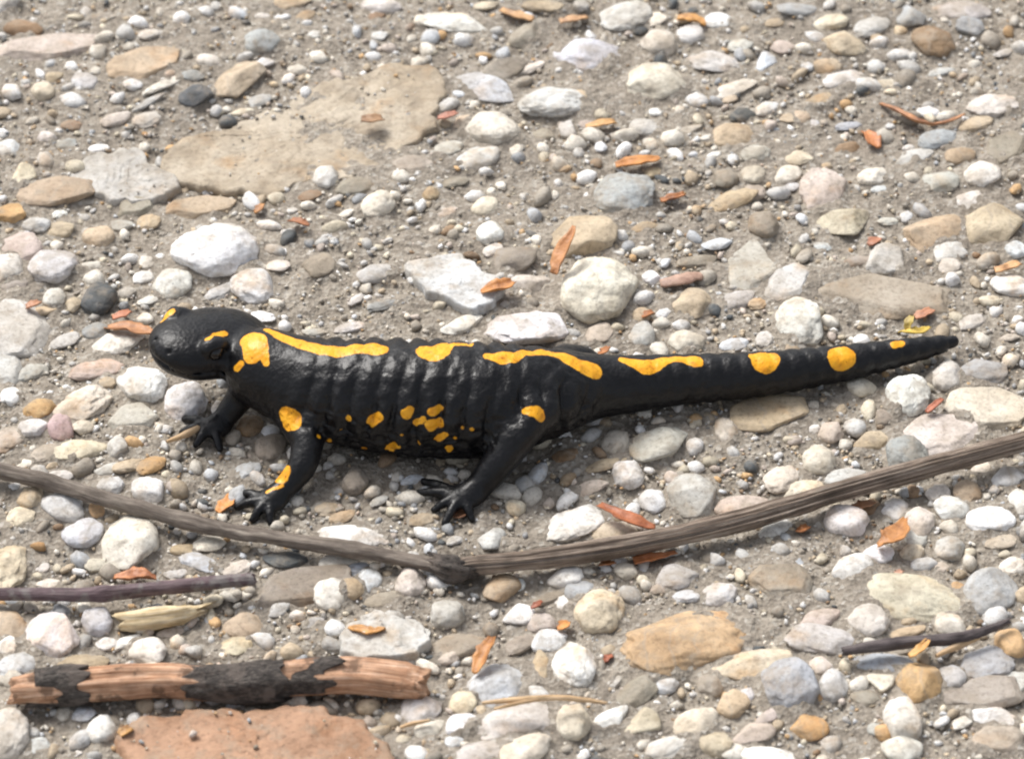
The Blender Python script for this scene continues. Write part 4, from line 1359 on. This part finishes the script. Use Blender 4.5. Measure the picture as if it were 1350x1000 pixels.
stick, ko = root_at('peeled_stick', 290, 930)
tag(stick, 'thick stick with half-peeled dark bark and bare orange wood, bottom left', 'stick')
SK = [[*at(x, y, z), r] for x, y, z, r in [(16, 910, 4.6, 2.6), (60, 906, 4.6, 3.3), (130, 900, 4.6, 3.5), (220, 896, 4.6, 3.5), (300, 899, 4.6, 3.7), (380, 893, 4.8, 3.6), (460, 889, 4.8, 3.5), (530, 896, 4.6, 3.6), (562, 900, 4.4, 3.0)]]
tube_obj('wood', SK, M_WOOD, stick, ko, n=14, m=40, prof=lumpy(12, 0.16, 5, 0.12), seed=4, rag=1.6)
SS = spline(SK, 14)
def bark(x0, x1, grow, seed):
    xs = np.array([(p[0] - at(0, 900, 5.5)[0]) for p in SS]); k = [p for p, xx in zip(SS, xs) if x0 / 5.87 <= xx <= x1 / 5.87]
    k = np.array(k)[::3]; k[:, 3] += grow
    k[:, 2] -= 0.15
    tube_obj('bark', k, M_BARK, stick, ko, n=10, m=64, prof=lumpy(seed, 0.26), seed=seed, rag=2.6)
bark(38, 100, 0.62, 21); bark(226, 345, 0.75, 22); bark(318, 412, 0.42, 23)

dt, _ = tube_obj('dark_twig', [[*at(x, y, z), r] for x, y, z, r in [(1112, 858, 3.2, 0.9), (1150, 852, 3.8, 1.3), (1200, 846, 4.2, 1.35), (1250, 842, 4.4, 1.3), (1290, 834, 4.6, 1.0), (1330, 818, 4.6, 0.6)]],
                 M_DARKTWIG, n=14, prof=lumpy(14, 0.2), seed=5, rag=0.6)
tag(dt, 'thin dark twig lying just below the big pale yellow stone', 'twig')
sw, swo = root_at('straw_stalk', 715, 930)
tag(sw, 'thin forked dry straw lying across stones at the bottom middle', 'straw')
tube_obj('stalk', [[*at(x, y, z), r] for x, y, z, r in [(636, 926, 6.5, 0.35), (680, 922, 7.0, 0.62), (730, 919, 7.0, 0.62), (770, 922, 6.5, 0.55), (800, 926, 5.8, 0.3)]], M_STRAW, sw, swo, n=10, m=14, prof=lumpy(15, 0.12), seed=6)
tube_obj('side_shoot', [[*at(x, y, z), r] for x, y, z, r in [(652, 934, 6.5, 0.25), (680, 927, 6.9, 0.42), (712, 921, 7.0, 0.4)]], M_STRAW, sw, swo, n=10, m=12, prof=lumpy(16, 0.12), seed=7)
for lab, kp in (('short pale straw lying below the far front foot', [(220, 582, 2.2, 0.4), (245, 572, 2.6, 0.75), (268, 560, 2.8, 0.6), (284, 548, 2.6, 0.3)]),
                ('orange-brown stalk right of the small orange leaf scrap, lower right', [(1234, 864, 3.0, 0.4), (1262, 851, 3.4, 0.8), (1290, 840, 3.4, 0.5)]),
                ('thin pale stalk sliver near the bottom, right of the peeled stick', [(528, 958, 2.4, 0.3), (545, 953, 2.8, 0.5), (566, 949, 2.8, 0.3)])):
    t_, _ = tube_obj('straw_piece', [[*at(x, y, z), r] for x, y, z, r in kp], M_STRAW, n=10, m=12, prof=lumpy(int(kp[0][0]), 0.15), seed=9)
    tag(t_, lab, 'straw', 'bits of straw')
yc, _ = tube_obj('wood_chip', [[*at(x, y, z), r] for x, y, z, r in [(155, 820, 1.8, 1.7), (185, 817, 2.2, 2.0), (220, 813, 2.4, 1.9), (246, 808, 2.3, 1.5), (268, 802, 2.0, 0.8)]],
                 M_YWOOD, n=12, prof=lumpy(18, 0.22, 3, 0.3), seed=11, rag=3.0)
tag(yc, 'pale yellow split wood chip below the purple twig', 'wood chip')

# ------------------------------------------------------------------ dry leaf scraps
def scrap(K, curl, color, label, name='leaf_scrap', seed=0, thick=0.35, roll=0.0, cat='leaf'):
    """K rows (px, py, z, half width px); a curled, tapering sheet with real thickness"""
    S = spline([[*at(x, y, z), 1.4 * w / 5.87] for x, y, z, w in K], 6); P = S[:, :3]
    T = np.gradient(P, axis=0); T /= np.linalg.norm(T, axis=1)[:, None]; c = 9
    top = []; u = np.linspace(-1, 1, c)
    for i in range(len(P)):
        s = np.cross(T[i], [0, 0, 1.0]); s /= np.linalg.norm(s); n_ = np.cross(s, T[i])
        s, n_ = math.cos(roll) * s + math.sin(roll) * n_, -math.sin(roll) * s + math.cos(roll) * n_
        e = 1 + 0.38 * vnoise(np.array([[i * 0.45, seed, 1.5], [i * 0.45, seed, 7.5]]), seed)
        w = S[i, 3] * np.where(u < 0, e[0], e[1])
        z = curl * S[i, 3] * (u * u - 0.4) + 0.22 * vnoise(np.stack([np.full(c, i * 0.4), u * 1.8, np.full(c, seed + .5)], 1), seed)
        top.append(P[i] + (u * w)[:, None] * s + z[:, None] * n_)
    top = np.array(top); r, c_ = top.shape[:2]
    bot = top - np.array([0, 0, thick])
    V = np.concatenate([top.reshape(-1, 3), bot.reshape(-1, 3)]); o = r * c_
    F = []
    for i in range(r - 1):
        for j in range(c_ - 1):
            a = i * c_ + j; F.append((a, a + c_, a + c_ + 1, a + 1)); F.append((a + o, a + 1 + o, a + c_ + 1 + o, a + c_ + o))
    for i in range(r - 1):
        for j in (0, c_ - 1):
            a = i * c_ + j; f = (a, a + o, a + c_ + o, a + c_); F.append(f if j == 0 else f[::-1])
    for j in range(c_ - 1):
        for i in (0, r - 1):
            a = i * c_ + j; f = (a, a + 1, a + 1 + o, a + o); F.append(f if i == 0 else f[::-1])
    cen = V.mean(0)
    ob = link(name, np_mesh(name, (V - cen) * MM, np.array(F)), M_LEAF); ob.location = cen * MM; color = np.array(color); color = 0.95 * (0.93 * color + 0.07 * color.mean())
    ob.color = (*color, 1)
    return tag(ob, label, cat, 'dry leaf scraps on the gravel')

OR = (0.62, 0.26, 0.06); OB = (0.44, 0.165, 0.045); RD = (0.42, 0.125, 0.055); YO = (0.68, 0.36, 0.09); BR = (0.30, 0.14, 0.06); PK = (0.52, 0.29, 0.19)
SCRAPS = [
 ([(634, 384, 3.2, 2), (648, 380, 3.6, 8), (664, 376, 3.8, 10), (677, 370, 3.6, 5)], 0.55, OR, 'glossy orange-brown bud scale on the pale bluish slab', 0.2),
 ([(732, 360, 6, 5), (738, 343, 8, 9), (748, 320, 10.5, 9), (758, 297, 12.5, 3)], 0.6, (0.55, 0.25, 0.09), 'upright orange leaf with a purplish foot on the large tan stone', 0.6),
 ([(812, 218, 3, 4), (832, 214, 3.5, 9), (852, 211, 3.5, 8), (870, 207, 3, 3)], 0.4, OR, 'orange-brown leaf scrap above the large bluish grey oval stone', 0.2),
 ([(871, 264, 2.5, 3), (885, 260, 3, 5), (903, 255, 3, 4)], 0.5, OB, 'small rusty leaf scrap right of the large bluish grey oval stone', 0.2),
 ([(1160, 136, 2.5, 2), (1185, 146, 3.5, 6), (1205, 157, 3.5, 6), (1230, 163, 3, 3.5), (1255, 158, 3, 2.5), (1272, 150, 3, 1.5)], 0.5, (0.52, 0.24, 0.10), 'curled orange-brown leaf strip left of the long white stone', 0.5),
 ([(1141, 172, 2.5, 4), (1150, 182, 3.2, 9), (1158, 194, 2.6, 4)], 0.4, (0.58, 0.22, 0.07), 'bright orange leaf scrap below the curled orange leaf strip', 0.1),
 ([(140, 430, 3, 4), (160, 430, 4, 9), (182, 434, 4.2, 10), (200, 438, 4, 5)], 0.35, (0.50, 0.23, 0.09), "orange-brown bark flake just in front of the salamander's snout", 0.3),
 ([(148, 418, 3, 4), (160, 414, 3.4, 5), (172, 409, 3, 3)], 0.3, (0.46, 0.17, 0.08), "thin reddish flake above the bark flake by the salamander's snout", 0.2),
 ([(288, 674, 1.6, 4), (297, 665, 2.0, 8), (308, 652, 2.0, 5)], 0.4, OR, "orange leaf scrap touching the toes of the near front foot", 0.3),
 ([(627, 886, 4, 3), (634, 868, 5, 8), (642, 852, 6, 8), (650, 838, 6, 3)], 0.5, (0.60, 0.27, 0.07), 'slim orange leaf standing left of the tall bluish white stone', 0.4),
 ([(790, 664, 4.5, 4), (815, 676, 5, 7), (840, 687, 4.5, 8), (864, 694, 3.5, 3)], 0.4, (0.46, 0.145, 0.05), 'long reddish leaf scrap leaning on the stem below the tail', 0.2),
 ([(836, 740, 3, 5), (855, 735, 3.5, 7), (875, 731, 3.5, 4), (892, 727, 3, 2)], 0.5, (0.55, 0.20, 0.06), 'reddish orange chip peeping out below the ridged stem', 0.2),
 ([(790, 742, 2.5, 3), (800, 741, 3, 4), (811, 740, 2.5, 2)], 0.4, OB, 'tiny orange chip under the stem beside the reddish orange chip', 0.2),
 ([(1157, 718, 3, 3), (1170, 710, 4.5, 12), (1182, 702, 4.5, 12), (1194, 682, 3.5, 2)], 0.45, (0.54, 0.24, 0.07), 'triangular orange-brown leaf among white pebbles below the ridged stem', 0.3),
 ([(1122, 668, 3, 3), (1138, 665, 3.5, 6), (1152, 660, 3, 3)], 0.3, (0.40, 0.19, 0.09), 'brown flake tucked under the stem beside the smooth white oval', 0.2),
 ([(1199, 864, 4, 2.5), (1212, 855, 5, 5.5), (1224, 842, 5.5, 2.5)], 0.4, YO, 'small orange leaf scrap crossing the thin dark twig', 0.3),
 ([(870, 371, 2.8, 7), (890, 367, 3.6, 8), (910, 363, 3.6, 8), (923, 360, 3, 6)], -0.35, (0.52, 0.33, 0.24), 'pinkish brown bark chip beside the big cream boulder', 0.1),
 ([(1186, 436, 4, 2), (1200, 436, 5.5, 5), (1214, 435, 5.5, 5), (1226, 430, 4.5, 2)], 0.4, (0.62, 0.43, 0.05), 'yellow petal lying against the tail near its tip', 0.2),
 ([(1197, 434, 5, 2), (1198, 424, 6.5, 5), (1203, 416, 7, 3)], 0.4, (0.55, 0.42, 0.10), 'greenish yellow petal standing behind the tail near its tip', 0.4),
 ([(1207, 418, 2.8, 4), (1218, 412, 3.4, 7), (1229, 407, 3, 4)], 0.3, (0.56, 0.25, 0.13), 'orange flake above the yellow petals behind the tail', 0.2),
 ([(893, 24, 2.8, 4), (908, 23, 3.6, 8), (922, 27, 3.2, 6), (930, 33, 2.6, 2)], 0.4, (0.66, 0.33, 0.08), 'bright orange leaf scrap above the bright round cream pebble', 0.2),
 ([(660, 12, 2.4, 4), (680, 19, 3, 7), (703, 25, 3, 5)], 0.3, (0.62, 0.36, 0.16), 'orange wood flake at the top edge right of the oblong white stone', 0.2),
 ([(738, 28, 2.5, 4), (755, 24, 3, 6), (775, 22, 2.5, 3)], 0.3, (0.56, 0.32, 0.15), 'orange flake at the top edge above the bluish white oval', 0.2),
 ([(772, 166, 2.5, 3), (792, 163, 3.2, 7), (812, 160, 3, 5)], 0.3, (0.64, 0.36, 0.13), 'orange flake below the large bluish white oval stone', 0.2),
 ([(577, 155, 2.4, 4), (590, 152, 3, 6), (603, 148, 2.6, 3)], 0.3, (0.46, 0.19, 0.12), 'reddish flake left of the large cream stone, by the sandy slab', 0.2),
 ([(476, 157, 3.4, 5), (490, 156, 3.8, 8), (505, 155, 3.4, 5)], 0.3, (0.38, 0.22, 0.11), 'brown leaf flake lying on the large sandy slab', 0.1),
 ([(382, 289, 2, 4), (395, 291, 2.8, 6), (408, 296, 2.2, 2)], 0.3, (0.42, 0.17, 0.07), 'reddish brown scrap below the large sandy slab', 0.2),
 ([(335, 279, 2.2, 3), (341, 274, 2.8, 5), (347, 268, 2.4, 2)], 0.3, (0.50, 0.24, 0.08), 'tiny orange crumb of leaf above the big white dome', 0.2),
 ([(150, 760, 3.2, 3), (172, 758, 4, 9), (190, 757, 4, 9), (206, 761, 3, 3)], 0.5, (0.60, 0.24, 0.09), 'orange-red leaf curled between the cream angular stone and purple twig', 0.3),
 ([(459, 826, 3.0, 2), (475, 830, 3.0, 6), (492, 831, 3.0, 5.5), (508, 827, 3.0, 2)], 0.5, (0.60, 0.30, 0.08), 'orange sliver lying on the pale slab above the peeled stick', 0.3),
 ([(735, 828, 2.5, 3), (742, 823, 3.2, 6), (750, 818, 2.6, 3)], 0.4, OR, 'orange crumb left of the large yellow-tan stone', 0.2),
 ([(700, 800, 3, 2), (707, 796, 3.4, 4), (714, 791, 3, 2)], 0.3, RD, 'tiny red crumb above the white angular pebble, lower middle', 0.2),
 ([(1050, 698, 2.5, 3), (1058, 696, 3, 5), (1066, 693, 2.6, 3)], 0.3, OB, 'rusty crumb right of the slim white pebble under the stem', 0.2),
 ([(796, 870, 2, 2), (800, 866, 2.6, 4), (808, 862, 2.2, 2)], 0.3, RD, 'small red-brown sliver left of the big orange-tan stone', 0.2),
 ([(158, 968, 3, 4), (165, 962, 3.4, 6), (173, 958, 3.2, 4)], 0.3, (0.52, 0.28, 0.08), 'orange crumb at the left corner of the pink slab', 0.2),
 ([(1145, 322, 2.5, 3), (1152, 317, 3, 6), (1160, 313, 2.6, 3)], 0.3, (0.50, 0.21, 0.11), 'orange crumb between the yellowish angular stone and tan wedge', 0.2),
 ([(1312, 356, 3.5, 4), (1328, 352, 4, 7), (1345, 346, 4, 5)], 0.3, (0.62, 0.34, 0.14), 'orange flake under the big yellowish block at the right edge', 0.2),
 ([(1222, 542, 3.5, 2.5), (1232, 533, 4, 4), (1243, 525, 4, 2)], 0.3, RD, 'thin rust-red sliver between the white egg and the cream flat stone', 0.2),
 ([(598, 680, 0.9, 3), (606, 677, 1.1, 7), (615, 673, 0.9, 5)], 0.4, (0.44, 0.22, 0.12), 'reddish flake under the toes of the hind foot', 0.2),
 ([(788, 467, 4, 3), (795, 462, 5, 4.5), (802, 456, 4.5, 2)], 0.3, OB, 'small orange scrap behind the tail base', 0.2),
 ([(34, 404, 2.6, 4), (43, 400, 3.2, 6), (52, 396, 2.8, 3)], 0.3, (0.52, 0.25, 0.13), 'orange flake above the big pale slab at the left edge', 0.2),
 ([(846, 416, 2.5, 3), (853, 413, 3, 5), (861, 410, 2.6, 3)], 0.3, OB, 'orange-brown crumb right of the big cream boulder', 0.2),
 ([(1178, 755, 2.4, 2), (1184, 754, 2.8, 4), (1190, 751, 2.4, 2)], 0.3, (0.55, 0.30, 0.2), 'tiny pinkish flake above the big pale yellow stone', 0.2),
]
for i, (K, curl, colr, lab, roll) in enumerate(SCRAPS):
    if 'slab' not in lab and max(k[2] for k in K) < 4.3: K = [(a_, b__, max(z_ - 1.2, 0.7), w_) for a_, b__, z_, w_ in K]   # lies on the ground
    scrap(K, curl, colr, lab, seed=i + 3, roll=roll)
